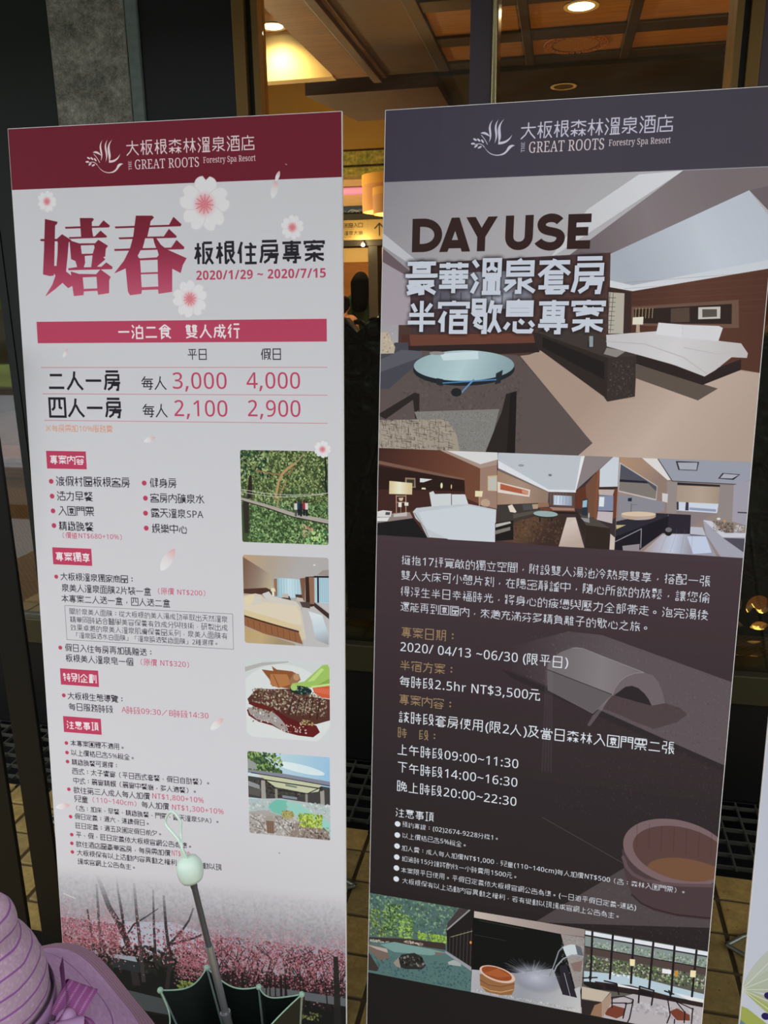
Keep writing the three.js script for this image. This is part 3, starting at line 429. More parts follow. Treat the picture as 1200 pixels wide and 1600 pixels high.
function cherryRoad(g, rnd) {                        // x 0..600, y 1395..1800: the printed picture runs out into the white sheet
  const veil = (y) => Math.max(0, Math.min(1, (y - 1412) / 105));
  g.fillStyle = grad(g, 0, 1405, 0, 1520, 'rgba(142,139,147,0)', 'rgba(142,139,147,.35)', 'rgba(138,135,143,.9)'); g.fillRect(0, 1405, 600, 116); for (let i = 0; i < 5000; i++) { const y = 1420 + rnd() * 100, x = rnd() * 600; g.globalAlpha = veil(y) * .16; oval(g, ['#9d9ba3', '#6f7a73', '#a39fa8', '#7d7a80'][i & 3], x, y, 5 * rnd() + 2, 2.5, rnd() * 3); }
  g.globalAlpha = 1; g.fillStyle = '#85828a'; g.fillRect(0, 1518, 600, 300); dabs(g, rnd, 0, 1506, 600, 24, 500, 6, ['rgba(133,130,138,.5)', 'rgba(160,158,166,.4)']);
  poly(g, '#a9adb9', '70,1522 150,1516 250,1506 330,1530 330,1590 60,1570'); poly(g, '#97959f', '330,1535 600,1520 600,1600 330,1600');
  g.fillStyle = '#1a1c1c'; g.fillRect(0, 1600, 600, 212); dabs(g, rnd, 0, 1566, 300, 60, 420, 5, ['#1a1c1a', '#232622', '#2e322b']); dabs(g, rnd, 300, 1590, 300, 40, 420, 4, ['#1a1c1a', '#2a2427', '#39313a', '#242a25']);
  const trunk = (s, w, c = '#2f2a2c') => { const p = pts(s); for (let i = 0; i + 1 < p.length; i++) for (let k = 0; k < 6; k++) { const at = (t) => p[i].map((v, j) => v + (p[i + 1][j] - v) * t), a = at(k / 6), b = at((k + 1) / 6); g.globalAlpha = Math.pow(veil(a[1]), 1.6) * .95; g.lineCap = 'butt'; g.beginPath(); g.moveTo(...a); g.lineTo(b[0], b[1] - .5); g.lineWidth = w * (1 - .6 * (i + k / 6) / p.length); g.strokeStyle = c; g.stroke(); } g.globalAlpha = 1; };
  const red = ['#8f505c', '#a35f6b', '#74424c', '#b07f88', '#ab5464', '#b88e96', '#57343c', '#92646c'], pale = ['#a8808a', '#b3909a', '#9d858d', '#bda0a8', '#a5707e', '#94848b', '#b59aa0', '#a7888f'];
  const bloom = (n, x0, x1, y0, spread, size, a) => { for (let i = 0; i < n; i++) { const x = x0 + rnd() * (x1 - x0), y = y0 + (rnd() + rnd() + rnd() - 1.5) * spread + 8 * Math.sin(x * .05), s = size * (.4 + rnd()); g.globalAlpha = Math.max(.04, veil(y - 16)) * a; oval(g, (y < 1524 ? pale : red)[Math.floor(rnd() * 8)], x, y, s * 1.3, s, rnd() * 3); } g.globalAlpha = 1; };
  bloom(2600, 240, 600, 1545, 92, 1.5, .7); bloom(1500, 0, 130, 1545, 72, 1.4, .75);
  trunk('160,1660 152,1600 142,1556 126,1520 108,1488 96,1450 86,1420', 17); trunk('140,1556 136,1500 130,1450 128,1415', 7); trunk('146,1545 160,1522 190,1500 215,1480', 4); trunk('176,1650 172,1560 168,1500 166,1430', 9, '#3b3638'); trunk('205,1610 204,1520 206,1440', 6); trunk('226,1660 236,1590 230,1520 228,1450', 9); trunk('222,1610 236,1556 262,1526 280,1498 290,1470', 6); trunk('240,1556 290,1536 310,1524', 5); trunk('70,1590 62,1520 60,1500', 6, '#3b3638'); trunk('86,1580 84,1500 84,1440', 7, '#4b4648'); trunk('116,1560 118,1528', 4);
  for (let i = 0; i < 90; i++) { const x = 310 + rnd() * 285, y = 1596 + rnd() * 26; trunk(`${x},${y + 44} ${x + (rnd() - .5) * 14},${y} ${x + (rnd() - .5) * 44},${y - 40} ${x + (rnd() - .5) * 70},${y - 66}`, 1.4 + rnd() * 2, '#2b2325'); }
  poly(g, '#8f98a2', '112,1594 160,1594 164,1606 112,1602'); poly(g, '#2b2f33', '110,1603 165,1607 168,1630 108,1624');
  bloom(4200, 250, 600, 1562, 66, 1.25, .85); bloom(900, 250, 330, 1580, 60, 1.2, .8); bloom(2200, 0, 125, 1556, 54, 1.2, .8); bloom(420, 120, 245, 1548, 60, 1.5, .9);
  poly(g, '#5c6064', '330,1640 470,1624 600,1628 600,1646 470,1642 380,1650'); poly(g, '#43494a', '0,1684 130,1672 330,1696 400,1712 400,1726 180,1716 0,1704'); dabs(g, rnd, 20, 1645, 90, 14, 160, 3, ['#3d4528', '#566034', '#2e3522']);
  dabs(g, rnd, 250, 1636, 50, 26, 190, 2.4, ['#65753a', '#85924a', '#3f4a28']); dabs(g, rnd, 392, 1655, 70, 34, 420, 2.4, ['#6d7a34', '#8b954a', '#4b5526', '#5a682c']); dabs(g, rnd, 470, 1670, 80, 16, 100, 2.4, ['#5d6438', '#7a7f4f', '#2a2d22']);
  for (let i = 0; i < 24; i++) { const x = 300 + rnd() * 290; trunk(`${x},1660 ${x + (rnd() - .5) * 10},1600`, 3, '#241d1f'); }
  trunk('584,1720 582,1610 580,1540', 15, '#252423'); g.fillStyle = '#141515'; g.fillRect(0, 1722, 600, 90); poly(g, 0, '10,1470 34,1478', '#c9c2be', 2.4);
}
function printLeft(g) {
  const rnd = random(11);
  g.fillStyle = '#c6c5c8'; g.fillRect(0, 0, 600, 1800);
  g.fillStyle = '#6a1f2d'; g.fillRect(0, 0, 600, 101.5);
  cherryRoad(g, rnd);
  blossom(g, 359, 137, 45, .1); blossom(g, 66, 123, 18, .4); blossom(g, 514, 179, 20, .2); blossom(g, 327, 294, 32, -.2);
  petal(g, 484, 116, 16, .25); petal(g, 490, 96, 9, .4); petal(g, 84, 386, 9, .6); petal(g, 266, 762, 26, .6); petal(g, 352, 1078, 18, .8); petal(g, 20, 1277, 16, 1.3); petal(g, 240, 540, 12, 1.2);
  emblem(g, '#d9c9cb');
  g.fillStyle = g.strokeStyle = grad(g, 0, 149, 0, 289, '#70202f', '#7b2639', '#a03c56', '#b9566f');   // the two large song-style characters, outline by outline
  heavy(g, [
    '60.6,153.0 83.4,158.2 82.7,160.9 78.6,163.7 71.2,242.6 70.3,249.1 63.0,249.8 50.2,246.8 55.2,205.6 58.6,171.5',
    '48.6,188.1 50.8,186.6 85.2,187.4 85.0,190.4 50.6,189.5',
    '80.1,188.0 91.4,179.7 108.1,189.8 102.8,193.1 99.3,215.7 94.4,243.1 97.3,245.4 106.7,252.5 105.7,267.4 97.2,271.2 86.7,261.8 71.8,272.6 52.7,284.4 67.1,265.6 74.6,249.6 71.1,244.9 71.3,233.4 77.5,233.6 81.1,210.8 82.8,192.6',
    '127.7,153.2 150.9,153.9 153.3,155.7 149.0,160.1 148.7,174.0 150.2,185.7 128.2,185.1 127.9,166.7',
    '98.3,167.4 127.3,167.3 162.6,167.6 171.9,158.5 182.7,167.3 181.3,169.5 99.2,169.5',
    '104.6,184.8 154.1,184.7 165.2,175.5 176.2,184.8 175.4,186.4 105.7,186.8',
    '105.5,190.4 123.0,195.9 153.9,196.6 160.3,190.9 177.1,201.0 173.0,205.6 171.1,218.5 166.7,219.5 170.8,223.7 153.1,236.2 183.8,238.0 183.2,240.2 100.2,240.4 99.9,238.1 117.4,236.2 114.8,225.2 106.6,221.6',
    '161.1,238.4 173.0,229.6 183.9,237.1 183.2,239.8',
    '104.6,243.7 119.7,248.1 152.8,249.2 161.4,241.2 179.4,253.8 176.4,259.5 175.1,281.2 154.7,283.6 153.8,276.7 126.9,277.4 125.7,283.9 107.7,285.2 105.8,266.3',
    '233.2,152.3 262.7,153.2 265.5,155.9 259.4,161.5 257.0,170.3 251.7,187.9 243.0,205.5 232.4,218.7 234.6,224.4 211.5,238.5 188.4,247.2 207.0,227.2 219.3,207.2 226.5,187.2 229.9,169.5',
    '193.1,169.4 232.4,169.3 293.8,169.1 302.1,156.5 315.7,168.6 314.4,171.2 193.7,171.4',
    '199.1,187.9 226.5,187.7 283.2,188.2 293.0,176.1 306.2,188.2 305.1,190.1 200.2,189.9',
    '190.0,207.2 220.6,206.8 295.9,207.2 306.2,194.8 319.6,206.9 318.5,209.5 190.4,209.4',
    '262.3,189.3 268.4,190.5 276.5,201.8 287.2,209.9 322.8,225.2 315.5,236.2 311.3,249.0 295.7,241.3 283.9,228.8 269.9,210.6',
    '209.3,231.7 235.9,223.3 235.5,207.6 270.1,207.3 287.2,209.9 296.6,220.1 294.1,280.7 269.2,283.7 269.0,276.2 237.6,276.9 236.3,283.2 215.3,285.4 211.9,279.4']);
  g.fillStyle = g.strokeStyle = '#c6c5c8'; heavy(g, [
    '126.6,199.6 151.2,199.5 151.7,203.3 147.9,213.0 127.5,213.0',
    '133.1,217.6 147.1,216.8 143.4,236.0 130.2,236.0 133.2,229.0',
    '127.0,254.2 152.6,253.6 152.8,272.6 127.9,273.1',
    '248.7,190.5 262.9,190.8 265.7,205.8 243.5,205.7',
    '239.0,210.3 269.5,210.1 271.6,218.5 268.2,222.0 236.7,223.1 233.7,218.7',
    '237.5,227.4 269.2,226.9 268.8,246.7 238.0,247.2',
    '237.8,251.0 268.6,250.7 268.5,271.3 238.3,272.1']);
  g.fillStyle = '#b0415c'; g.fillRect(31, 330, 541.5, 38);
  g.fillStyle = '#c07d8c'; for (const y of [411, 458.5, 507]) g.fillRect(34, y, 539, 1.2);
  g.fillStyle = '#b23e5b'; for (const y of [564, 747, 987, 1085]) g.fillRect(33.5, y, 80, 33);
  g.strokeStyle = '#77757b'; g.lineWidth = .9; g.strokeRect(52, 860, 337, 68);
  g.fillStyle = '#b23e5b'; for (const [x, y, r] of [[40, 621, 4.6], [40, 649, 4.6], [40, 677, 4.6], [40, 705, 4.6], [226, 620, 4.6], [227, 648, 4.6], [226, 676, 4.6], [226, 704, 4.6], [38, 804, 4], [37, 945, 4], [38, 1042, 4], [37, 1141, 3.8], [37, 1161, 3.8], [37, 1180, 3.8], [36, 1239, 3.8], [36, 1298, 3.8], [36, 1337, 3.8], [35, 1356, 3.8], [35, 1375, 3.8]]) { g.beginPath(); g.arc(x, y, r, 0, 7); g.fill(); }
  lines(g, LEFT_WORDS);
  picture(g, 411.5, 556.5, 161, 167, 4, (q) => forestBridge(q, rnd)); blossom(g, 563, 553, 15, .3);
  picture(g, 411.5, 747, 161, 167, 5, (q) => twinRoom(q, rnd)); picture(g, 410.5, 942, 162, 156, 2, (q) => steak(q, rnd)); picture(g, 411, 1127.5, 160.5, 168, 4, (q) => gardenSpa(q, rnd));
  g.fillStyle = '#8f8d92'; oval(g, '#8f8d92', 470, 1332, 1.6, 1.6); oval(g, '#a88f95', 505, 78, 2, .8, .5);
}
function suite(g, rnd) {                             // the large picture of the suite, in mm on the board
  g.fillStyle = grad(g, 0, 111, 300, 300, '#8e8a90', '#a7a3a6', '#b3b0b3'); g.fillRect(0, 111, 600, 441); g.fillStyle = '#574b48'; g.fillRect(0, 385, 400, 170); g.fillStyle = '#a89284'; g.fillRect(400, 385, 210, 170); g.fillStyle = '#4b3630'; g.fillRect(30, 300, 340, 90);
  poly(g, grad(g, 300, 200, 470, 111, '#c9c8cb', '#dcdde2'), '274,238 468,112 403,115 329,164');
  poly(g, grad(g, 300, 200, 520, 111, '#6b6063', '#857a7d', '#7a6f72'), '314,239 294,241 467,112 604,112 604,140 563,144 368,232 358,242');
  poly(g, grad(g, 400, 260, 600, 150, '#a9aeb8', '#c3c9d3', '#b9bfca'), '368,232 563,144 604,195 604,253 404,288 369,276');
  poly(g, '#6e6366', '563,144 604,136 604,186'); poly(g, grad(g, 380, 280, 600, 240, '#d3d5da', '#c9cdd4'), '369,272 404,280 604,244 604,257 405,289 368,282');
  poly(g, '#bfbec3', '-4,189 71,247 71,258 -4,210'); poly(g, '#6a5a5e', '-4,213 49,255 49,265 -4,236'); poly(g, '#a398a0', '-4,236 49,265 51,341 -4,341');
  poly(g, '#453438', '46,242 368,230 373,356 52,357'); poly(g, grad(g, 120, 0, 250, 0, '#5b5864', '#a8b0be', '#6c6a78'), '87,258 244,255 252,315 89,315'); for (const x of [0, 1, 2, 3, 4, 5, 6, 7]) poly(g, 0, (100 + x * 17) + ',290 ' + (100 + x * 17) + ',332', 'rgba(60,52,60,.5)', 3);
  poly(g, '#4d3632', '249,245 368,230 374,376 254,356'); poly(g, grad(g, 380, 0, 600, 0, '#4a2f27', '#5c3b2f', '#523328'), '367,282 405,289 604,257 604,413 373,376');
  for (const y of [0, 1, 2, 3, 4, 5, 6]) poly(g, 0, `392,${276 + y * 9} 600,${262 + y * 10}`, 'rgba(120,84,66,.22)', 1);
  poly(g, '#3b2a26', '367,282 403,291 407,356 370,356'); poly(g, '#b3ac9f', '369,290 393,292 395,354 372,354'); for (const x of [0, 1, 2, 3, 4]) poly(g, 0, `${356 + x * 5},291 ${355 + x * 5},352`, '#4a423f', .7); for (const y of [0, 1, 2, 3, 4, 5, 6, 7]) poly(g, 0, `354,${298 + y * 7} 380,${299 + y * 7}`, '#4a423f', .7);
  poly(g, '#6c5145', '405,313 561,303 565,345 541,345 407,341'); poly(g, '#2f2420', '409,317 552,309 554,339 411,338'); poly(g, '#54433b', '464,316 491,314 493,336 465,337'); poly(g, '#c2bdb6', '504,314 536,313 537,331 505,332'); poly(g, '#565049', '510,317 531,317 532,328 511,329');
  for (const x of [0, 1, 2, 3, 4, 5]) poly(g, 0, `${412 + x * 5},315 ${412 + x * 5},330`, '#a8946a', 1); poly(g, '#e2d9c6', '408,329 424,328 424,340 408,340'); poly(g, '#b09a85', '414,340 419,340 420,352 414,352');
  poly(g, '#a89284', '240,392 281,376 377,441 380,487 352,554 310,554 358,529'); poly(g, grad(g, 380, 420, 560, 550, '#a58e80', '#bba699', '#ab9789'), '235,390 281,384 376,457 420,456 416,395 604,413 604,554 332,554 358,528');
  poly(g, '#4b2d26', '35,357 254,351 265,376 36,389'); poly(g, '#683f32', '49,357 254,354 260,369 52,377'); poly(g, '#2d2220', '36,376 260,369 266,384 36,395');
  poly(g, '#5a4f4c', '-4,421 69,383 230,389 358,528 331,554 -4,554'); dabs(g, rnd, 36, 399, 205, 134, 900, 2, ['rgba(84,74,72,.5)', 'rgba(104,92,88,.45)', 'rgba(72,62,60,.5)']);
  poly(g, '#5a4f4c', '-4,421 36,399 37,421 -4,448'); poly(g, '#2f2724', '254,354 269,348 374,391 377,461 371,453 260,376'); poly(g, '#221c1b', '270,360 369,399 370,426 270,376'); poly(g, '#3f3733', '259,352 339,346 418,387 374,392'); poly(g, '#8a8380', '371,376 401,381 387,391 367,386'); poly(g, '#382f2c', '374,392 418,387 419,452 377,461'); dabs(g, rnd, 376, 396, 39, 57, 120, 1.2, ['#4a403b', '#2b2422', '#554a45']);
  poly(g, '#2e2624', '341,366 351,366 351,376 341,376'); poly(g, '#8d959d', '343,358 349,358 350,375 344,375');
  poly(g, '#5d5049', '417,401 542,437 514,456 418,423'); poly(g, '#2d2320', '417,386 518,414 572,392 573,408 519,432 418,401'); poly(g, grad(g, 380, 370, 560, 420, '#c3bfc0', '#cfccce', '#bdb7b6'), '369,356 447,350 542,365 570,368 581,383 580,390 558,389 536,409 521,419 470,400 371,374');
  poly(g, '#d6d4d6', '447,337 483,340 484,360 444,355'); poly(g, '#d2d0d3', '483,340 536,342 542,345 537,365 484,360'); poly(g, 0, '370,366 429,370 488,390 523,414', '#b9b4b5', 1.6); poly(g, 0, '487,375 535,384 562,382', '#bdb8b9', 1.6);
  poly(g, '#2c2426', '604,381 604,381 604,413 604,409'); poly(g, '#46454e', '-4,389 25,370 47,370 48,382 71,384 71,399 15,448 -4,448'); poly(g, '#595861', '-4,400 36,382 71,384 71,394 -4,421'); poly(g, '#b9ab97', '-4,353 12,353 25,378 23,388 -4,389'); dabs(g, rnd, 2, 354, 18, 32, 24, 1.2, ['#8f7d68', '#d0c4b0']);
  oval(g, '#20262b', 142, 413, 85, 27, -.02); oval(g, grad(g, 60, 380, 220, 440, '#8fa9ae', '#b2c9cd', '#7f979d'), 142, 407, 84, 25, -.02); poly(g, '#c6d8dc', '102,388 166,383 167,396 108,399'); poly(g, '#25292f', '98,428 109,430 109,441 98,439'); poly(g, '#25292f', '197,419 208,413 205,434 196,437'); poly(g, 0, '109,436 197,429', '#4d7fae', 2.2); poly(g, 0, '160,430 140,452', '#5d8dba', 2.6); oval(g, '#1f2226', 132, 451, 9, 7); oval(g, '#8c8886', 97, 387, 13, 3);
  poly(g, '#2b2422', '-4,492 60,453 69,455 70,493 63,497 58,465 11,499'); poly(g, '#7d7a76', '61,485 205,477 189,554 107,554 67,499'); dabs(g, rnd, 66, 483, 128, 63, 2200, .6, ['#96928d', '#625f5c', '#8f8b86', '#6b6865']); poly(g, '#2a2321', '215,452 232,447 234,554 183,554 209,481'); poly(g, '#1f1918', '222,450 232,447 234,554 220,554');
  poly(g, '#9b9082', '-4,501 117,496 135,522 142,554 -4,554'); g.save(); g.beginPath(); for (const p of pts('-4,501 117,496 135,522 142,554 -4,554')) g.lineTo(p[0], p[1]); g.clip(); for (let i = 0; i < 420; i++) { const x = rnd() * 125, y = 492 + rnd() * 62, t = rnd() < .5 ? .15 : 1.5, q = 3 + rnd() * 9; poly(g, 0, `${x},${y} ${x + Math.cos(t) * q},${y + Math.sin(t) * q}`, ['#4a3f38', '#b9ae9f', '#5d5148', '#2f2824'][i & 3], .5); } g.restore();
}
function threeRooms(g, rnd) {
  g.save(); g.beginPath(); g.rect(0, 549, 600, 152.5); g.clip();
  poly(g, '#4a2b22', '-4,547 205,540 212,701 -4,714'); poly(g, grad(g, 0, 552, 150, 610, '#3f2620', '#5a3529', '#6d4534'), '-4,549 105,548 177,577 177,637 154,628 151,596 -4,572'); poly(g, '#76584a', '-4,570 151,595 151,599 -4,576'); poly(g, '#d0cfce', '105,548 205,547 206,561 177,570'); poly(g, '#a18c80', '105,548 116,548 177,570 205,561 205,570 177,577'); poly(g, '#96796a', '177,577 205,570 208,644 178,639');
  poly(g, '#2a1a16', '-4,579 151,598 152,617 -4,621'); poly(g, '#3f2620', '-4,621 152,617 155,645 -4,661'); poly(g, '#8a7660', '48,598 66,598 67,615 48,615'); poly(g, '#3a2f28', '51,601 64,601 64,613 51,613'); poly(g, '#cdd2d4', '74,598 96,599 80,605 74,605'); oval(g, '#e9dcae', 112, 609, 2, 5); oval(g, '#d8c48c', 129, 610, 1, 4); poly(g, '#ddd3bf', '78,614 84,614 85,617 77,617');
  poly(g, '#c3a97c', '190,589 206,587 207,614 191,614'); poly(g, '#b9b6ae', '192,591 205,589 206,613 192,613');
  poly(g, grad(g, 20, 600, 56, 600, '#cdb98c', '#e6dfc6', '#cfbd92'), '20,605 61,607 61,627 20,628'); poly(g, '#e0d3ae', '170,615 183,615 182,625 170,625'); poly(g, 0, '33,630 34,661', '#b08c74', 1.6); poly(g, 0, '50,629 51,661', '#b08c74', 1.6); poly(g, 0, '33,631 50,630', '#b08c74', 1.6); poly(g, 0, '33,642 50,641', '#b08c74', 1.4); poly(g, 0, '41,644 42,661', '#8c6f5c', 1.4); poly(g, '#ccb59b', '37,634 46,633 44,639 39,639'); poly(g, '#d9d4cc', '37,642 43,641 43,650 37,650'); poly(g, '#d9d4cc', '48,641 55,641 55,647 48,647'); poly(g, 0, '177,625 178,641', '#b4936f', 1.5); oval(g, 'rgba(220,190,160,.45)', 188, 635, 8, 7);
  poly(g, '#8a7b76', '-4,672 29,661 58,658 63,667 63,669 -4,681'); poly(g, '#b9b4b1', '29,663 53,658 53,665 29,668'); poly(g, '#1c1a1b', '-4,681 64,668 89,699 89,703 -4,709'); poly(g, '#cfcccb', '-4,661 10,657 26,658 24,668 -4,670'); poly(g, '#4b4849', '15,660 23,660 22,665 14,665'); poly(g, '#d5d5d5', '-4,671 22,669 18,676 -4,677');
  poly(g, '#c7cbcd', '91,622 98,619 101,624 129,622 130,645 96,647'); poly(g, '#c9cdd0', '130,623 153,622 159,638 131,644'); poly(g, '#b9bfc3', '63,657 69,650 94,646 158,638 207,645 207,701 90,700 77,676 68,668'); poly(g, '#c4cacf', '73,657 158,641 207,647 207,701 128,702 88,685'); poly(g, 0, '66,659 85,685 92,700', '#8f9396', 2);
  poly(g, '#b7bcc2', '206,549 347,549 336,610 292,610 206,562'); poly(g, '#d5d8dd', '206,562 292,607 336,606 336,610 292,611 207,576'); poly(g, '#dfe2e6', '341,551 347,549 336,606 335,606'); poly(g, '#6f605b', '207,575 292,611 292,613 207,581'); poly(g, grad(g, 205, 600, 285, 610, '#9b7e6a', '#a38977', '#8d7666'), '206,579 292,612 292,629 208,637'); poly(g, '#d5cbc2', '207,598 262,609 261,621 208,616'); poly(g, '#a85a3e', '212,601 259,611 259,618 212,611'); poly(g, '#c48e74', '248,610 259,611 259,618 249,615');
  poly(g, '#857a7c', '347,549 392,549 371,570 337,605'); poly(g, '#5c463f', '292,611 335,611 336,637 294,634'); poly(g, grad(g, 285, 0, 330, 0, '#7f8899', '#c9d3e2', '#8b94a6'), '300,616 330,616 331,632 301,632'); for (const x of [0, 1, 2, 3, 4, 5, 6]) poly(g, 0, `${291 + x * 5},612 ${291 + x * 5},630`, 'rgba(110,116,134,.5)', 1);
  poly(g, '#5c3325', '336,606 351,598 371,570 373,572 372,653 357,650 348,636 336,636'); poly(g, '#6d4a3a', '351,597 366,576 371,649 357,650'); poly(g, '#7d4d38', '367,574 372,570 372,653 368,652'); poly(g, '#c5cad2', '372,570 392,549 403,550 403,598 373,600'); poly(g, '#6b3a28', '396,600 402,598 403,647 397,651'); poly(g, '#3a2521', '373,599 403,597 402,600 373,603'); poly(g, '#7f87a0', '373,613 396,612 397,637 373,638'); poly(g, '#d5dce6', '374,615 382,615 382,631 374,631'); poly(g, '#b9aeb0', '373,639 397,639 397,658 372,653'); poly(g, '#b5a7a0', '372,603 397,602 395,612 373,612');
  poly(g, '#8d6a56', '276,630 293,629 294,636 276,638'); poly(g, '#6b3f30', '276,638 337,637 338,642 284,643'); poly(g, '#9a7a6b', '294,636 335,636 336,640 301,641'); poly(g, '#2a1d1a', '284,643 338,642 338,646 291,647'); poly(g, grad(g, 230, 650, 290, 690, '#4a3429', '#5b4332', '#3a2a24'), '207,699 206,670 235,666 277,651 324,648 313,702'); dabs(g, rnd, 213, 658, 105, 38, 260, 1.8, ['rgba(110,84,62,.35)', 'rgba(50,36,30,.4)', 'rgba(128,98,70,.3)']);
  poly(g, '#3d3734', '208,638 228,636 267,632 268,642 285,641 285,644 237,666 210,669'); poly(g, '#544b45', '236,651 283,641 285,644 236,659'); poly(g, '#4b4a4b', '250,634 266,633 267,642 252,644'); poly(g, '#d8cdbd', '226,638 233,635 241,647 239,649 230,648'); poly(g, '#a8927a', '266,633 276,632 276,640 268,641'); poly(g, '#1e1a19', '206,668 236,662 238,695 208,699'); poly(g, '#b5afa9', '207,670 231,664 233,667 207,676'); poly(g, '#7b756f', '207,681 232,673 232,679 207,688');
  oval(g, '#1f2425', 289, 649, 20, 6); oval(g, '#93a5a6', 289, 648, 20, 5); poly(g, '#24211f', '279,654 281,654 282,662 279,662'); poly(g, '#24211f', '298,653 301,653 300,660 298,661'); poly(g, grad(g, 300, 640, 330, 700, '#b7a49b', '#c9b9b0', '#b09d92'), '324,652 338,651 355,701 313,702'); poly(g, '#2f2522', '336,637 348,651 356,663 354,688 338,646'); poly(g, '#4b443f', '343,644 372,653 394,666 356,664'); poly(g, '#8b8a8f', '346,651 360,652 361,659 352,657'); poly(g, '#2e251f', '356,663 394,666 394,703 355,702'); poly(g, '#26303a', '348,621 356,619 357,647 348,647'); poly(g, '#8fb2c4', '348,623 355,621 355,633 348,634'); poly(g, '#c5b4ab', '395,675 403,681 403,702 395,702'); oval(g, '#b9bdc4', 359, 647, 1, 5); oval(g, '#8d9298', 245, 569, 5, 2); oval(g, '#6f7276', 293, 583, 3, 2);
  poly(g, '#8d7c77', '401,549 604,549 604,706 403,704'); poly(g, grad(g, 410, 555, 460, 590, '#a8876c', '#a08270', '#8d776c'), '402,549 436,550 484,584 477,585 480,637 407,656'); poly(g, '#d6d1cf', '436,549 460,549 483,582 478,583'); poly(g, '#9496a3', '460,549 604,549 604,576 583,585 484,584'); poly(g, 0, '461,550 485,584 583,585 604,576', '#3a3034', 1.2);
  poly(g, '#2f2a30', '488,552 523,552 521,566 493,566'); poly(g, '#a3a4ae', '491,554 521,553 520,565 495,565'); poly(g, '#2f2a30', '553,577 559,568 585,569 576,578'); poly(g, '#a5a6b1', '556,576 561,569 583,570 574,576'); poly(g, '#8f8481', '477,585 493,586 496,636 480,635'); poly(g, grad(g, 500, 0, 560, 0, '#a39080', '#ad9b8b', '#9a8878'), '493,590 557,590 557,617 494,617'); poly(g, '#25212a', '493,586 557,587 557,590 493,590'); poly(g, '#8c8180', '557,588 577,587 579,646 557,642 557,618'); poly(g, '#9a95a0', '577,586 604,576 604,650 579,644'); poly(g, '#85797a', '494,617 557,617 556,632 536,643 518,657 517,638 495,636');
  poly(g, '#c5ccda', '494,617 557,617 556,632 495,631'); poly(g, '#34303a', '494,617 497,617 498,630 495,630'); poly(g, '#34303a', '508,617 512,617 513,630 508,630'); poly(g, '#8b94ac', '514,625 554,626 554,630 514,629'); poly(g, '#b8b2b2', '402,557 463,593 463,617 403,605'); poly(g, '#4f4f59', '404,560 462,594 462,614 404,603'); poly(g, '#7b736d', '404,589 449,590 462,602 462,614 404,603'); poly(g, '#24222b', '404,585 445,586 449,589 404,589'); poly(g, '#c7c4c6', '471,604 480,605 480,619 472,618');
  poly(g, '#86848d', '404,609 476,618 477,633 406,652'); poly(g, '#1d2836', '419,615 425,614 425,620 419,620'); poly(g, 0, '425,624 425,637', '#6d6a6d', 2); poly(g, 0, '427,625 434,625', '#75706f', 1.2); poly(g, '#2b2833', '403,654 465,637 483,637 482,641 403,679'); poly(g, '#1d1a22', '403,679 482,641 517,638 518,668 476,669 439,702 403,704'); poly(g, '#2b2530', '483,637 517,637 518,668 484,668'); poly(g, 0, '403,688 443,664 444,695', '#8f8c97', 1.4); poly(g, '#8d8489', '415,694 442,689 442,701 417,703'); poly(g, '#b9a97c', '403,660 419,659 404,667'); oval(g, '#b39b88', 437, 643, 27, 7, -.04); oval(g, '#d0b9a2', 437, 640, 27, 4, -.04); poly(g, '#a9a9b3', '428,650 458,643 456,645 435,650');
  poly(g, grad(g, 440, 680, 520, 690, '#9b7f6c', '#a9a4ae', '#b9c0d2', '#93929e'), '449,700 476,671 518,668 542,669 562,704 451,703'); poly(g, '#b9c3d8', '514,672 542,670 553,696 525,700'); for (const x of [0, 1, 2, 3]) poly(g, 0, `${486 + x * 12},662 ${474 + x * 16},700`, 'rgba(110,110,124,.5)', .5); poly(g, '#b3b4c0', '518,656 536,656 542,669 518,669'); poly(g, '#55525d', '518,668 542,669 542,670 518,670'); oval(g, '#1c1a1f', 485, 666, 6, 7); oval(g, '#6d6a72', 485, 663, 5, 4);
  poly(g, '#9c9ba8', '536,645 550,646 604,667 604,696 604,703 567,702 542,667'); poly(g, '#c2c2cd', '536,644 549,645 569,663 604,661 604,668 567,670'); poly(g, '#6e6058', '549,645 581,646 583,662 571,663'); dabs(g, rnd, 552, 646, 28, 15, 110, 1, ['#9a8c80', '#463b36', '#857669']); dabs(g, rnd, 583, 650, 14, 10, 60, 1, ['#c2c0c4', '#8e8a8e', '#b2aeb2']); poly(g, '#4d4955', '568,671 604,670 604,695'); oval(g, '#cfcbce', 559, 641, 3, 2); oval(g, '#c08a4c', 568, 644, 2, 2); poly(g, '#3d3b46', '586,628 604,628 604,630 586,630');
  g.restore();
}
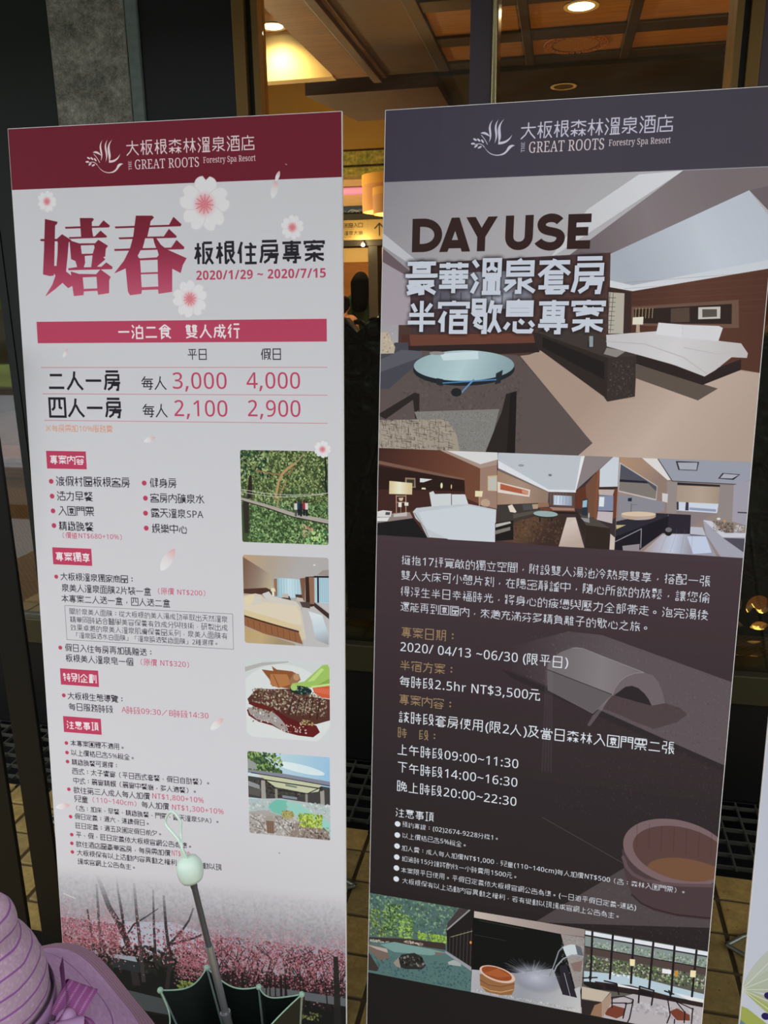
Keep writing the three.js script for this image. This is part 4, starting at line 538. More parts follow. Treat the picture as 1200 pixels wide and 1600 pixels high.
function spoutAndTub(g, rnd) {                       // the dim picture behind the words
  const haze = (n, x, y, w, h, s, c) => dabs(g, rnd, x, y, w, h, n, s, c);
  g.save(); g.beginPath(); for (const p of pts('246,924 244,868 337,846 392,847 607,909 602,1052')) g.lineTo(p[0], p[1]); g.clip();
  poly(g, grad(g, 230, 0, 420, 0, 'rgba(74,66,70,0)', 'rgba(80,71,75,.75)', '#574e52'), '180,904 337,846 392,847 607,909 602,1052 246,926 181,931'); haze(1500, 270, 830, 330, 180, 1.1, ['rgba(110,100,104,.28)', 'rgba(60,52,56,.3)', 'rgba(126,112,116,.22)']); g.restore();
  poly(g, '#2c2628', '227,924 246,928 602,1051 601,1063 247,938'); poly(g, grad(g, 320, 0, 470, 0, '#6a6366', '#7b7477', '#6b6266'), '305,917 306,906 313,896 326,883 345,874 352,872 361,874 413,889 463,905 447,909 434,919 425,935 416,950 385,986 308,953'); poly(g, '#5d5659', '305,917 415,950 385,985 308,953'); poly(g, 0, '305,916 415,949', '#2c282a', 1.4); poly(g, 0, '345,874 361,873 463,905', '#85807f', 1.2);
  poly(g, '#4a3d40', '415,950 477,960 501,954 525,960 536,970 521,985 486,1001 456,993 425,982 400,975'); g.save(); g.beginPath(); for (const p of pts('415,950 477,960 501,954 525,960 536,970 521,985 486,1001 456,993 425,982 400,975')) g.lineTo(p[0], p[1]); g.clip(); haze(420, 390, 895, 130, 80, .9, ['rgba(96,70,76,.5)', 'rgba(60,44,48,.5)']); g.restore(); poly(g, '#665d60', '414,950 417,938 424,925 434,915 447,908 463,905 477,908 487,919 494,934 500,954 479,961 474,951 466,941 456,933 446,930 435,933 425,943'); poly(g, '#2b2427', '418,950 425,943 435,933 446,930 456,933 466,941 474,951 479,961'); poly(g, 0, '415,950 418,938 425,925 435,915 448,908 463,905', '#8a8083', 1);
  poly(g, 'rgba(140,132,136,.4)', '411,953 385,990 377,1008 382,1009 400,978'); for (const x of [0, 1, 2, 3]) poly(g, 0, `${304 + x * 3},${905} ${306 + x * 5},1100`, 'rgba(120,112,116,.14)', 3);
  haze(900, 330, 1000, 270, 170, 1, ['rgba(110,92,98,.2)', 'rgba(30,24,26,.3)', 'rgba(96,78,84,.25)']); poly(g, 0, '310,1186 454,1251', '#4a4446', 1);
  poly(g, 'rgba(84,75,78,.75)', '307,1389 454,1258 601,1309 601,1344'); haze(500, 380, 1290, 220, 92, 1.1, ['rgba(110,100,102,.25)', 'rgba(52,45,47,.3)']);
  poly(g, '#44363a', '448,1224 450,1239 454,1261 461,1285 470,1306 486,1321 509,1330 546,1333 606,1330 605,1205'); oval(g, '#6e5a5d', 537, 1216, 88, 59, .1); oval(g, '#523c3a', 543, 1217, 78, 48, .1); g.save(); g.beginPath(); g.ellipse(543, 1217, 78, 48, .1, 0, 7); g.clip(); oval(g, '#6a4a38', 564, 1257, 73, 32, .08); g.restore(); for (const x of [0, 1, 2, 3, 4, 5, 6]) poly(g, 0, `${470 + x * 20},1172 ${472 + x * 20},1218`, 'rgba(60,40,36,.4)', 1); poly(g, 0, '451,1239 458,1256 470,1268 489,1275 514,1276 548,1274 607,1265', '#57474a', 6); poly(g, 0, '470,1306 486,1319 508,1326 545,1330 606,1326', '#2f2426', 3);
}
function threeViews(g, rnd) {
  g.save(); g.beginPath(); g.rect(0, 1386, 600, 165.5); g.clip();
  poly(g, '#4c6263', '-4,1384 195,1381 202,1551 -4,1557'); dabs(g, rnd, -0, 1383, 171, 69, 700, 2.6, ['#4b6a56', '#3b5648', '#64836a', '#506f66', '#7a9679', '#41594f']); dabs(g, rnd, 2, 1417, 33, 54, 170, 2.2, ['#4b6135', '#6c8248', '#33462a', '#8a9a58']); dabs(g, rnd, 30, 1402, 32, 64, 260, 2, ['#54723c', '#74934c', '#3c5630', '#8fae62', '#2d4226']); dabs(g, rnd, 59, 1418, 26, 48, 180, 2, ['#5b7a3e', '#7fa04e', '#42602f', '#96b564']); dabs(g, rnd, 95, 1450, 18, 13, 80, 1.6, ['#84a63c', '#9dbb52', '#66862f']); dabs(g, rnd, 116, 1448, 35, 14, 130, 1.7, ['#84a63c', '#a3be58', '#62802e']); poly(g, '#3a2f2c', '-4,1478 74,1467 147,1462 148,1475 103,1477 -4,1486');
  dabs(g, rnd, 3, 1481, 36, 4, 40, 2.4, ['#8d8f86', '#aaaba0', '#6b6c60']); dabs(g, rnd, 69, 1472, 37, 2, 36, 2.6, ['#a1948a', '#7b6d66', '#b9afa5']); poly(g, '#4f6c6b', '-4,1493 50,1478 110,1479 148,1477 200,1510 202,1551 -4,1557'); poly(g, '#71938d', '23,1489 50,1478 120,1479 148,1481 120,1492 50,1499'); dabs(g, rnd, 4, 1502, 194, 46, 520, 1.8, ['rgba(62,92,98,.5)', 'rgba(96,126,124,.35)', 'rgba(46,72,80,.5)', 'rgba(36,58,66,.5)'], .1);
  poly(g, '#2a2826', '51,1523 65,1501 89,1493 103,1498 112,1515 104,1524 72,1530'); dabs(g, rnd, 61, 1502, 46, 19, 60, 2.2, ['#4a4848', '#17191b', '#75757a', '#38342f']); poly(g, '#8c847c', '49,1522 59,1508 64,1530 55,1528'); poly(g, '#6f5f57', '-4,1491 36,1494 41,1514 22,1522 -4,1501'); poly(g, '#a89e96', '-4,1494 36,1495 38,1503 16,1500'); poly(g, '#3a3430', '-4,1503 21,1539 17,1546 -4,1547'); poly(g, '#9ba29f', '153,1499 164,1492 177,1496 178,1503 155,1504'); poly(g, '#74615a', '128,1483 143,1482 144,1486 129,1489');
  poly(g, '#1f1c1d', '148,1432 190,1384 197,1383 201,1502 151,1477'); poly(g, '#3e3738', '149,1421 170,1387 189,1385 149,1431'); poly(g, '#8d8b90', '148,1433 190,1384 191,1387 150,1435'); for (const x of [0, 1, 2, 3, 4, 5, 6]) poly(g, 0, `${155 + x * 6.6},${1447 - x * 4} ${155 + x * 6.6},${1480 + x * 4}`, '#4d4344', .9); poly(g, 0, '157,1447 197,1427', '#8a8f6c', 1.2); oval(g, '#d88a3c', 194, 1451, 2, 3); poly(g, '#8f8d95', '148,1477 200,1502 198,1509 146,1481');
  poly(g, '#111213', '196,1396 363,1395 399,1512 198,1555'); poly(g, grad(g, 200, 1386, 396, 1400, '#b6a9a2', '#9b8e89', '#8a7d79'), '198,1387 395,1386 395,1401 354,1403 198,1400'); poly(g, 0, '207,1404 288,1406', '#2d2f27', 1.4); poly(g, 0, '201,1434 258,1435', '#2b2b26', 1.2); poly(g, '#8d8785', '354,1403 396,1402 396,1499 389,1522 383,1499'); dabs(g, rnd, 357, 1404, 41, 88, 160, 1.4, ['rgba(170,164,160,.5)', 'rgba(110,104,102,.5)']);
  poly(g, grad(g, 200, 1480, 395, 1540, '#a8a7ac', '#8d9099', '#b4b4b6'), '198,1505 278,1496 344,1473 363,1519 393,1499 398,1553 198,1553'); g.save(); g.translate(315, 1498); g.scale(1, .62); const mist = g.createRadialGradient(0, 0, 4, 0, 0, 50); mist.addColorStop(0, 'rgba(170,174,186,.95)'); mist.addColorStop(.55, 'rgba(138,142,158,.7)'); mist.addColorStop(1, 'rgba(90,92,104,0)'); oval(g, mist, 0, 0, 50, 50); g.restore(); for (let i = 0; i < 70; i++) { const a = 3.3 + rnd() * 2.7, q = 24 + rnd() * 24; g.globalAlpha = .28; poly(g, 0, `${308 + Math.cos(a) * 16},${1496 + Math.sin(a) * 12} ${308 + Math.cos(a) * q * 1.25},${1496 + Math.sin(a) * q * .75}`, '#a9adba', .8); } g.globalAlpha = 1; dabs(g, rnd, 201, 1544, 193, 4, 420, 1.4, ['rgba(200,200,200,.4)', 'rgba(140,140,142,.4)']);
  poly(g, '#25222b', '355,1466 367,1460 389,1522 363,1521'); poly(g, 0, '364,1478 377,1521', '#97989d', 1.2); poly(g, '#b9c3c8', '358,1427 372,1420 380,1419 385,1436 366,1445'); poly(g, '#5a5f66', '380,1419 390,1422 396,1439 385,1437'); poly(g, 0, '359,1427 352,1438 348,1456 339,1489', '#7f848b', 2.2); poly(g, 0, '395,1439 376,1440 361,1450 350,1467 342,1492', '#8e939a', 2.4); poly(g, '#7a6862', '374,1457 394,1447 393,1470 380,1471');
  poly(g, '#8a6140', '213,1511 277,1506 277,1530 273,1541 254,1546 227,1545 215,1535'); poly(g, 0, '214,1523 230,1530 253,1529 277,1518', '#6b472c', 1.5); poly(g, 0, '215,1535 234,1541 253,1540 275,1530', '#c0986a', 1.6); for (const x of [0, 1, 2, 3, 4, 5]) poly(g, 0, `${217 + x * 9},1494 ${218 + x * 9},1514`, 'rgba(84,52,30,.5)', .8); oval(g, '#c8ada0', 245, 1505, 33, 15, .14); oval(g, '#8a4526', 244, 1504, 28, 12, .14); poly(g, '#9c5632', '220,1508 246,1493 270,1504 247,1512');
  poly(g, '#55544f', '395,1386 604,1388 604,1545 399,1592'); poly(g, '#cfd4dc', '396,1388 604,1389 604,1397 396,1397'); poly(g, '#7d8988', '396,1399 604,1398 604,1419 397,1418'); dabs(g, rnd, 409, 1405, 191, 14, 260, 1.7, ['#93a08e', '#6f8069', '#a9b5ae', '#5d6c58']); poly(g, '#4b3f3c', '397,1418 604,1420 604,1434 398,1433'); dabs(g, rnd, 398, 1435, 204, 26, 620, 1.8, ['#5a7040', '#3b4b30', '#80935e', '#2c3526', '#9aa886', '#4f5b45', '#a7a6a0']);
  poly(g, '#a9bcc8', '398,1467 478,1459 604,1470 604,1486 547,1485 479,1478 399,1487'); dabs(g, rnd, 444, 1460, 30, 4, 24, 2, ['#d5dade', '#8a8f90']); poly(g, '#d9dadd', '529,1435 544,1435 544,1443 529,1444'); poly(g, '#b0813f', '549,1435 556,1435 555,1447 550,1446');
  poly(g, '#2b2022', '418,1483 479,1480 538,1485 604,1487 604,1497 539,1496 480,1495 418,1498'); poly(g, '#d1d0d4', '457,1480 494,1482 494,1484 457,1485'); poly(g, '#d4d3d6', '552,1477 604,1480 604,1486 575,1486'); poly(g, '#a8a3a8', '396,1540 484,1494 604,1495 604,1546 399,1592'); dabs(g, rnd, 481, 1504, 115, 22, 240, 2.4, ['rgba(190,188,194,.5)', 'rgba(130,126,132,.45)', 'rgba(160,156,164,.5)']);
  for (const s of ['408,1388 410,1480', '443,1387 443,1473', '478,1388 479,1474', '511,1388 510,1478', '546,1389 547,1481', '582,1390 581,1478']) poly(g, 0, s, '#1d191c', 3.6); poly(g, 0, '396,1397 604,1398', '#231e20', 2.4); poly(g, 0, '397,1419 604,1420', '#231e20', 2); for (const s of ['474,1428 483,1427 483,1440 475,1441', '575,1429 584,1428 584,1441 575,1442']) poly(g, '#dccfa6', s);
  const seat = (...ss) => ss.forEach((s, i) => (i ? poly(g, 0, s, '#19151a', 2) : poly(g, '#6d3a2c', s)));
  seat('438,1537 452,1523 472,1525 472,1538 459,1548 440,1545', '447,1509 469,1502 485,1505 483,1512 472,1516', '474,1514 470,1545', '485,1507 481,1543 478,1552', '437,1522 474,1514', '449,1508 450,1528'); seat('546,1515 558,1506 580,1514 581,1525 560,1529', '541,1491 553,1490 571,1510', '542,1492 548,1521 544,1538', '572,1510 572,1531', '584,1500 584,1530', '553,1492 585,1502', '556,1528 556,1536');
  for (const s of ['434,1479 455,1480 460,1500', '437,1487 454,1488', '494,1477 518,1480 516,1509', '494,1477 494,1509', '496,1490 515,1490', '536,1477 551,1480', '397,1481 421,1475', '408,1476 410,1486', '543,1475 548,1491']) poly(g, 0, s, '#1b171b', 2.6);
  poly(g, '#1b171b', '495,1483 514,1485 513,1492 496,1492'); poly(g, '#1b171b', '436,1484 455,1485 456,1494 437,1494'); poly(g, '#b5a99a', '396,1498 445,1499 432,1521 397,1522'); poly(g, '#9b8574', '432,1521 447,1499 448,1520 435,1552'); poly(g, '#2b2425', '397,1524 432,1522 434,1551 412,1552 399,1554'); poly(g, '#8b6b55', '420,1530 432,1522 434,1551 414,1551'); oval(g, '#1c191c', 416, 1492, 18, 6, .1);
  g.restore();
}
function printRight(g) {
  const rnd = random(23);
  g.fillStyle = '#3a2e32'; g.fillRect(0, 0, 600, 1800); g.fillStyle = grad(g, 0, 700, 0, 1400, '#43353a', '#372c30', '#2b2527', '#262122'); g.fillRect(0, 700, 600, 700); g.fillStyle = '#1d1b1b'; g.fillRect(0, 1551, 600, 260); g.fillStyle = '#262022'; g.fillRect(0, 1372, 600, 20);
  g.fillStyle = grad(g, 0, 0, 600, 0, '#3d3947', '#46414c', '#443f49'); g.fillRect(0, 0, 600, 111.5);
  g.save(); g.beginPath(); g.rect(0, 111, 600, 439.5); g.clip(); suite(g, rnd); g.restore();
  threeRooms(g, rnd); spoutAndTub(g, rnd); threeViews(g, rnd);
  g.save(); g.translate(-2, -2); emblem(g, '#c9c6d6'); g.restore();
  g.fillStyle = '#cdd3da'; for (const [y, r] of [[1239, 5.4], [1261, 5.4], [1283, 5.4], [1305, 5.4], [1327, 5.4], [1349, 5.4]]) { g.beginPath(); g.arc(50.5, y, r, 0, 7); g.fill(); }
  // the title: letters drawn heavy and wide, then two rows with a dark halo printed around them
  g.strokeStyle = '#33211f'; g.lineWidth = 13; g.lineCap = 'butt'; g.lineJoin = 'miter';
  const cap = (...s) => { for (const q of s) { g.beginPath(); for (const p of pts(q)) g.lineTo(p[0], p[1]); g.stroke(); } };
  g.beginPath(); g.moveTo(56, 177); g.lineTo(66, 177); g.bezierCurveTo(102, 177, 102, 217, 66, 217); g.lineTo(56, 217); g.closePath(); g.stroke();
  g.save(); g.beginPath(); g.rect(0, 170.5, 400, 53.5); g.clip(); cap('98,236 121,172 144,236', '110,212 132,212', '141,162 164,200 187,162', '164,196 164,226'); g.restore(); g.beginPath(); g.moveTo(209, 170); g.lineTo(209, 202); g.bezierCurveTo(209, 222, 240, 222, 240, 202); g.lineTo(240, 170); g.stroke();
  g.beginPath(); g.moveTo(288, 181); g.bezierCurveTo(278, 170, 256, 176, 260, 188); g.bezierCurveTo(264, 200, 292, 192, 290, 208); g.bezierCurveTo(286, 224, 262, 220, 255, 210); g.stroke(); cap('336,177 307,177 307,217 336,217', '307,197 332,197');
  g.save(); g.shadowColor = 'rgba(24,18,20,.95)'; g.shadowBlur = 16; for (let i = 0; i < 2; i++) lines(g, TITLE_WORDS); g.restore(); lines(g, TITLE_WORDS);
  lines(g, RIGHT_WORDS);
}
function printThird(g) {                             // white board with a fan of sage leaves, patchwork and navy berries near the foot
  g.fillStyle = '#acb1bd'; g.fillRect(0, 0, 600, 1800);
  const leaf = (a, len, w, c) => { g.save(); g.translate(-2, 1452); g.rotate(a); g.beginPath(); g.moveTo(0, 0); g.bezierCurveTo(len * .3, -w, len * .8, -w, len, 0); g.bezierCurveTo(len * .8, w, len * .3, w, 0, 0); g.fillStyle = c; g.fill(); poly(g, 0, `0,0 ${len * .95},0`, '#b5b7ac', 1.6); g.restore(); };
  leaf(-1, 130, 20, '#a1a79d'); leaf(-.62, 190, 22, '#9ca393'); leaf(-.2, 210, 15, '#98a18d'); leaf(.3, 200, 17, '#969c7f'); leaf(.56, 260, 14, '#8f9a58');
  poly(g, '#8c954c', '-4,1482 10,1486 120,1560 240,1650 220,1700 90,1600 -4,1530'); poly(g, '#57717a', '-4,1506 34,1532 24,1560 -4,1544'); poly(g, '#a9adb8', '34,1532 72,1560 56,1590 24,1560'); poly(g, '#57717a', '72,1560 110,1590 96,1622 56,1590'); poly(g, '#8f9c3e', '-4,1540 24,1560 90,1620 140,1700 -4,1600'); poly(g, '#3c5a68', '-4,1584 40,1616 60,1660 -4,1640');
  for (const [x, y] of [[44, 1352], [40, 1455], [39, 1494], [120, 1420], [150, 1500]]) oval(g, '#241b4a', x, y, 6.6, 6.6);
}

// the sheet of a board on two canvases, one above the other, so that small words stay sharp; the inks are then set against paper white
function sheet(paint, roughness) {
  const W = 1400, H = 2048, half = [];
  for (const part of [0, 1]) {
    const c = document.createElement('canvas'); c.width = W; c.height = H;
    const g = c.getContext('2d'); g.setTransform(W / 600, 0, 0, H / 900, 0, -part * H); paint(g);
    const px = g.getImageData(0, 0, W, H), lut = new Uint8ClampedArray(256);
    for (let i = 0; i < 256; i++) { const l = i / 255, lin = Math.min(1, (l <= .04045 ? l / 12.92 : Math.pow((l + .055) / 1.055, 2.4)) * INK); lut[i] = 255 * (lin <= .0031308 ? 12.92 * lin : 1.055 * Math.pow(lin, 1 / 2.4) - .055); }
    for (let i = 0; i < px.data.length; i += 4) for (let k = 0; k < 3; k++) px.data[i + k] = lut[px.data[i + k]];
    g.putImageData(px, 0, 0);
    const t = new THREE.CanvasTexture(c); t.colorSpace = THREE.SRGBColorSpace; t.magFilter = THREE.LinearFilter; half.push(new THREE.MeshPhysicalMaterial({ map: t, roughness, specularIntensity: .22 }));
  }
  return half;
}
const INK = 1.38;

// ---------------------------------------------------------------- materials
const M = {};
M.granite = std(0xffffff, .75, 0, { map: texture(512, .5, (u, v) => { const a = fbm(u * 14, v * 14), b = fbm(u * 60 + 5, v * 60, 2), c = fbm(u * 190, v * 190, 5, 2), s = 138 + 74 * a + 56 * b + 58 * c; return [s, s * 1.0, s * .93]; }), bumpMap: texture(256, .25, (u, v) => [128 + 90 * fbm(u * 160, v * 160)], false), bumpScale: .001 });
M.graniteEdge = std(0xffffff, .55, 0, { map: texture(256, .3, (u, v) => { const s = 132 + 26 * fbm(u * 40, v * 40, 1) + 16 * fbm(u * 200, v * 200, 3); return [s * .9, s, s * .97]; }) });
M.blackPanel = std(0x17161a, .42, .1); M.blackStone = std(0x0c0c0c, .5); M.darkFrame = std(0x1f2422, .5, .2);
M.bronze = std(0x8a6a38, .42, .45); M.groove = std(0x0c0b0a, .5); M.bronzeSill = std(0x4b4730, .5, .35);
M.mullion = std(0x5a505c, .45, .1); M.chrome = std(0xc9b98a, .18, 1); M.steel = std(0x8e9488, .42, .75); M.blackSteel = std(0x0b0b0a, .45, .35);
M.glass = new THREE.MeshPhysicalMaterial({ color: 0xe6ece8, roughness: .02, transmission: 1, thickness: 0, ior: 1.5 });
const tileTex = (seed, r, g, b) => texture(256, .25, (u, v) => { const a = fbm(u * 26 + seed, v * 26), c = fbm(u * 120, v * 120 + seed, 2), pit = noise.noise(u * 90 + seed * 3, v * 90, 8) > .62 ? -34 : 0, s = 1 + .26 * a + .16 * c; return [r * s + pit, g * s + pit, b * s + pit]; });
M.tile = [std(0xffffff, .62, 0, { map: tileTex(1, 172, 146, 84) }), std(0xffffff, .62, 0, { map: tileTex(9, 180, 150, 84) }), std(0xffffff, .62, 0, { map: tileTex(17, 160, 138, 82) })];
M.grout = std(0x54482f, .9); M.pit = std(0x050505, 1); M.grate = std(0x5c5d53, .55, .4);
M.paving = std(0xffffff, .8, 0, { map: texture(256, 1.2, (u, v) => { const s = 62 + 30 * fbm(u * 9, v * 9) + 20 * fbm(u * 60, v * 60); return [s, s * .93, s * .74]; }) });
M.asphalt = std(0xffffff, .9, 0, { map: texture(256, 2, (u, v) => { const s = 140 + 30 * fbm(u * 6, v * 6) + 34 * fbm(u * 70, v * 70); return [s, s, s * 1.02]; }) });
const grain = (r, g, b, k = 40) => texture(512, .8, (u, v) => { const s = 1 + .22 * fbm(u * 3, v * k) + .12 * fbm(u * 9, v * k * 4, 3); return [r * s, g * s, b * s]; });
const slats = texture(256, .16, (u, v) => [(v / .02) % 1 < .16 ? 30 : 205], false);
M.soffit = std(0xffffff, .6, 0, { map: grain(142, 100, 56), bumpMap: slats, bumpScale: .004 }); M.darkSlat = std(0xffffff, .6, 0, { map: grain(66, 42, 24), bumpMap: slats, bumpScale: .004 }); M.moulding = std(0xffffff, .5, 0, { map: grain(74, 44, 22) });
M.cofferBeam = std(0xffffff, .6, 0, { map: grain(40, 27, 18) }); M.cofferPanel = std(0xffffff, .65, 0, { map: grain(140, 100, 54) }); M.lowCeiling = std(0xffffff, .6, 0, { map: grain(30, 22, 17), bumpMap: slats, bumpScale: .004 });
M.cream = std(0xd9c08a, .8); M.tan = std(0x9a6a3a, .8); M.ochre = std(0xa8802f, .8); M.redWall = std(0x4a1d18, .8); M.darkWood = std(0xffffff, .6, 0, { map: grain(30, 17, 10) }); M.midWood = std(0xffffff, .55, 0, { map: grain(150, 96, 44) });
M.mat = std(0xffffff, .85, 0, { map: texture(256, .24, (u, v) => { const w = (Math.sin(u * 260) * Math.sin(v * 260) > 0 ? 1 : .72), s = w * (1 + .2 * fbm(u * 30, v * 30)); return [118 * s, 84 * s, 42 * s]; }) });
M.stucco = std(0xffffff, .9, 0, { map: texture(256, 1, (u, v) => { const a = fbm(u * 9, v * 9), s = 1 + .5 * fbm(u * 30, v * 30, 4); return [(150 + 60 * a) * s, (142 + 30 * a) * s, (64 + 20 * a) * s]; }) });
M.carved = std(0x0d0a08, .38, 0, { bumpMap: texture(256, .5, (u, v) => [128 + 120 * fbm(u * 16, v * 16)], false), bumpScale: .02 });
M.mint = std(0xd2e8d8, .42); M.mintRim = std(0x8fb09b, .55); M.canopy = std(0x0c1512, .42, 0, { side: THREE.DoubleSide }); M.shaft = std(0xa6a8aa, .34, .75); M.shaftDark = std(0x5c5e62, .4, .6); M.ribMetal = std(0x9fb3a8, .4, .6);
M.skin = std(0xd7a27e, .6); M.hair = new THREE.MeshPhysicalMaterial({ color: 0x040303, roughness: .9, specularIntensity: .25 }); M.greenShirt = std(0x1d3a24, .85); M.peachShirt = std(0xcf9272, .85); M.navyShirt = std(0x1f2230, .85); M.blackCloth = std(0x131316, .85); M.pinkDress = std(0xc69bc0, .85);
M.foam = std(0xe9e8e4, .6); M.leaf = [std(0x3c5420, .85), std(0x55702a, .85), std(0x2c431d, .85)]; M.bark = std(0x3a2c20, .9);

// ---------------------------------------------------------------- the walk in front: floor, drain, plinth
{
  const floor = structure('floor');
  mesh('bedding', span(-3.2, 2.6, -.12, -.0055, .37, 2.9), M.grout, floor);
  const rnd = random(5), px = .11665, pz = .1195, geo = [0, 1, 2, 3].map((i) => { const g = span(-.0525, .0525, -.014, 0, -.0545, .0545, .0025), uv = g.attributes.uv; for (let k = 0; k < uv.count; k++) uv.setXY(k, uv.getX(k) + .13 * i + .06, uv.getY(k) + .09 * i + .06); return g; });
  for (let i = -9; i < 12; i++) for (let j = 0; j < 13; j++) {
    const x = .457 - 8 * px + (i + .5) * px, z = .4485 + (j - .5) * pz + .0005;
    const t = mesh('tile', geo[Math.floor(rnd() * 4)], M.tile[Math.floor(rnd() * 3)], floor); t.position.set(x, (rnd() - .5) * .0012, z); t.rotation.y = rnd() < .5 ? Math.PI : 0; t.rotation.z = (rnd() - .5) * .008;
  }
  const rest = [];                                   // further tiles, out of the frame
  for (const [i0, i1, j0, j1] of [[-19, -9, 0, 20], [12, 19, 0, 20], [-9, 12, 13, 20]]) for (let i = i0; i < i1; i++) for (let j = j0; j < j1; j++) { const g = geo[(i * 7 + j * 3 + 400) % 4].clone(); g.translate(.457 - 8 * px + (i + .5) * px, 0, .4485 + (j - .5) * pz); rest.push(g); }
  const far = mesh('tile_field', rest, M.tile[0], floor); far.userData.kind = 'stuff';
}
{
  const grate = thing('drain_grate', 'dark floor grating of thin crossed metal bars along the foot of the black plinth', 'grate', [0, 0, 0]);
  mesh('channel', [span(-3.2, 2.6, -.12, -.1, 0, .37), span(-3.2, 2.6, -.1, -.001, .362, .37)], M.pit, grate);
  mesh('edge_frame', [span(-3.2, 2.6, -.012, .001, .335, .362, .002), span(-3.2, 2.6, -.012, .001, .002, .014, .002)], M.blackSteel, grate);
  const cross = span(-3.2, 2.6, -.012, 0, -.0019, .0019), deep = span(-.0019, .0019, -.012, .0005, .012, .336);
  for (const z of [.036, .091, .147, .204, .262, .315]) mesh('cross_bar', cross, M.grate, grate).position.z = z;
  for (let i = 0; i < 60; i++) { const b = mesh('bar', deep, M.grate, grate); b.position.x = -2.2 + .0016 + i * .0568; }
}
wall('wall_plinth', span(-4.6, 2.6, -.1, .325, -.12, 0), M.blackStone);
wall('trim', span(-4.6, 2.6, .325, .42, -.14, .012, .006), M.bronzeSill);
wall('floor_walk', span(-6, 6, -.12, -.004, 2.9, 4.2), M.paving);
wall('road', span(-30, 30, -.3, -.14, 4.2, 11), M.asphalt);
wall('kerb', span(-30, 30, -.3, -.02, 11, 11.4), M.paving);
wall('verge', span(-30, 30, -.3, -.05, 11.4, 30), std(0x7f8c42, .9));
wall('ceiling_porch', span(-6, 6, 3.02, 3.2, -.1, 2.2), M.mullion);

// ---------------------------------------------------------------- the shop front
const TOP = 3.02;
wall('wall_panel', span(-1.714, -1.468, .42, TOP, -.16, .01, .004), M.darkFrame);
wall('wall_panel', span(-1.19, -.908, .42, TOP, -.16, .004, .004), M.blackPanel);
wall('wall_panel', span(1.56, 2.6, .42, TOP, -.16, .004), M.mullion);
{
  const p = thing('pillar', 'rough grey granite pillar with a smooth pale edge strip, behind the red-headed board', 'pillar');
  mesh('stone_face', span(-1.468, -1.2275, 0, TOP, -.3, .014, .003), M.granite, p); mesh('edge_strip', span(-1.2255, -1.19, 0, TOP, -.3, .014, .003), M.graniteEdge, p);
}
{
  const w = structure('window_1'), mirror = M.glass.clone(); mirror.ior = 2.3;
  mesh('window_frame', [span(-4.5, -4.4, .42, TOP, -.1, 0), span(-1.74, -1.714, .42, TOP, -.1, .012)], M.darkFrame, w); mesh('pane', span(-4.4, -1.74, .42, TOP, -.03, -.022), mirror, w);
  const v = structure('window_2');
  mesh('window_frame', [span(-.908, -.873, .42, TOP, -.1, .02, .003), span(-.856, -.836, .42, TOP, -.05, .012, .003)], M.bronze, v); mesh('frame_groove', span(-.873, -.856, .42, TOP, -.1, -.004), M.groove, v); mesh('pane', span(-.836, -.26, .42, TOP, -.03, -.022), M.glass, v);
  mesh('mullion', span(-.26, -.204, .42, TOP, -.1, .006, .002), M.mullion, v); mesh('mullion_strip', span(-.204, -.1875, .42, TOP, -.09, .016, .006), M.chrome, v);
  const u = structure('window_3');
  mesh('pane', span(-.1875, .383, .42, TOP, -.03, -.022), M.glass, u); mesh('window_frame', [span(.383, .4, .42, TOP, -.1, .02, .003), span(.416, .447, .42, TOP, -.1, .016, .003)], M.bronze, u); mesh('frame_groove', span(.4, .416, .42, TOP, -.1, -.004), M.groove, u);
  const q = structure('window_4'); mesh('mullion', span(.447, .505, .42, TOP, -.1, .01, .002), M.mullion, q); mesh('pane', span(.505, 1.56, .42, TOP, -.03, -.022), M.glass, q);
}

// ---------------------------------------------------------------- the hall behind the glass
const F = .36;                                       // its floor stands higher than the walk
wall('floor_hall', span(-6, 2.2, .1, F, -12.2, -.12), M.mat);
wall('wall_left', span(-6.2, -6, 0, 4.4, -12.2, 0), M.darkWood); wall('wall_right', span(1.6, 1.8, 0, 4.4, -12.2, -.16), M.redWall); wall('wall_back', span(-6, 1.8, 0, 4.4, -12.4, -12.2), M.cream);
wall('ceiling_hall', span(-6.2, 1.8, 4.3, 4.5, -12.4, 0), M.tan);
wall('wall_header', span(-6, 2.6, TOP, 4.5, -.3, -.1), M.blackPanel);
wall('ceiling_soffit', span(-1.6, -1.33, 3, 3.4, -3.6, -.3), M.soffit);
wall('ceiling_moulding', [span(-1.33, -1.27, 2.955, 3.4, -3.6, -.3, .006), span(-1.27, -1.235, 2.98, 3.4, -3.6, -.3, .006)], M.moulding);
wall('ceiling_slats', span(-1.235, -.86, 3, 3.4, -3.6, -.3), M.darkSlat);
wall('ceiling_recess', [span(-6, -1.6, 3.29, 3.4, -3.6, -.3)], M.tan); wall('wall_recess', span(-6, -1.6, 2.99, 3.4, -3.6, -3.5), M.cream);
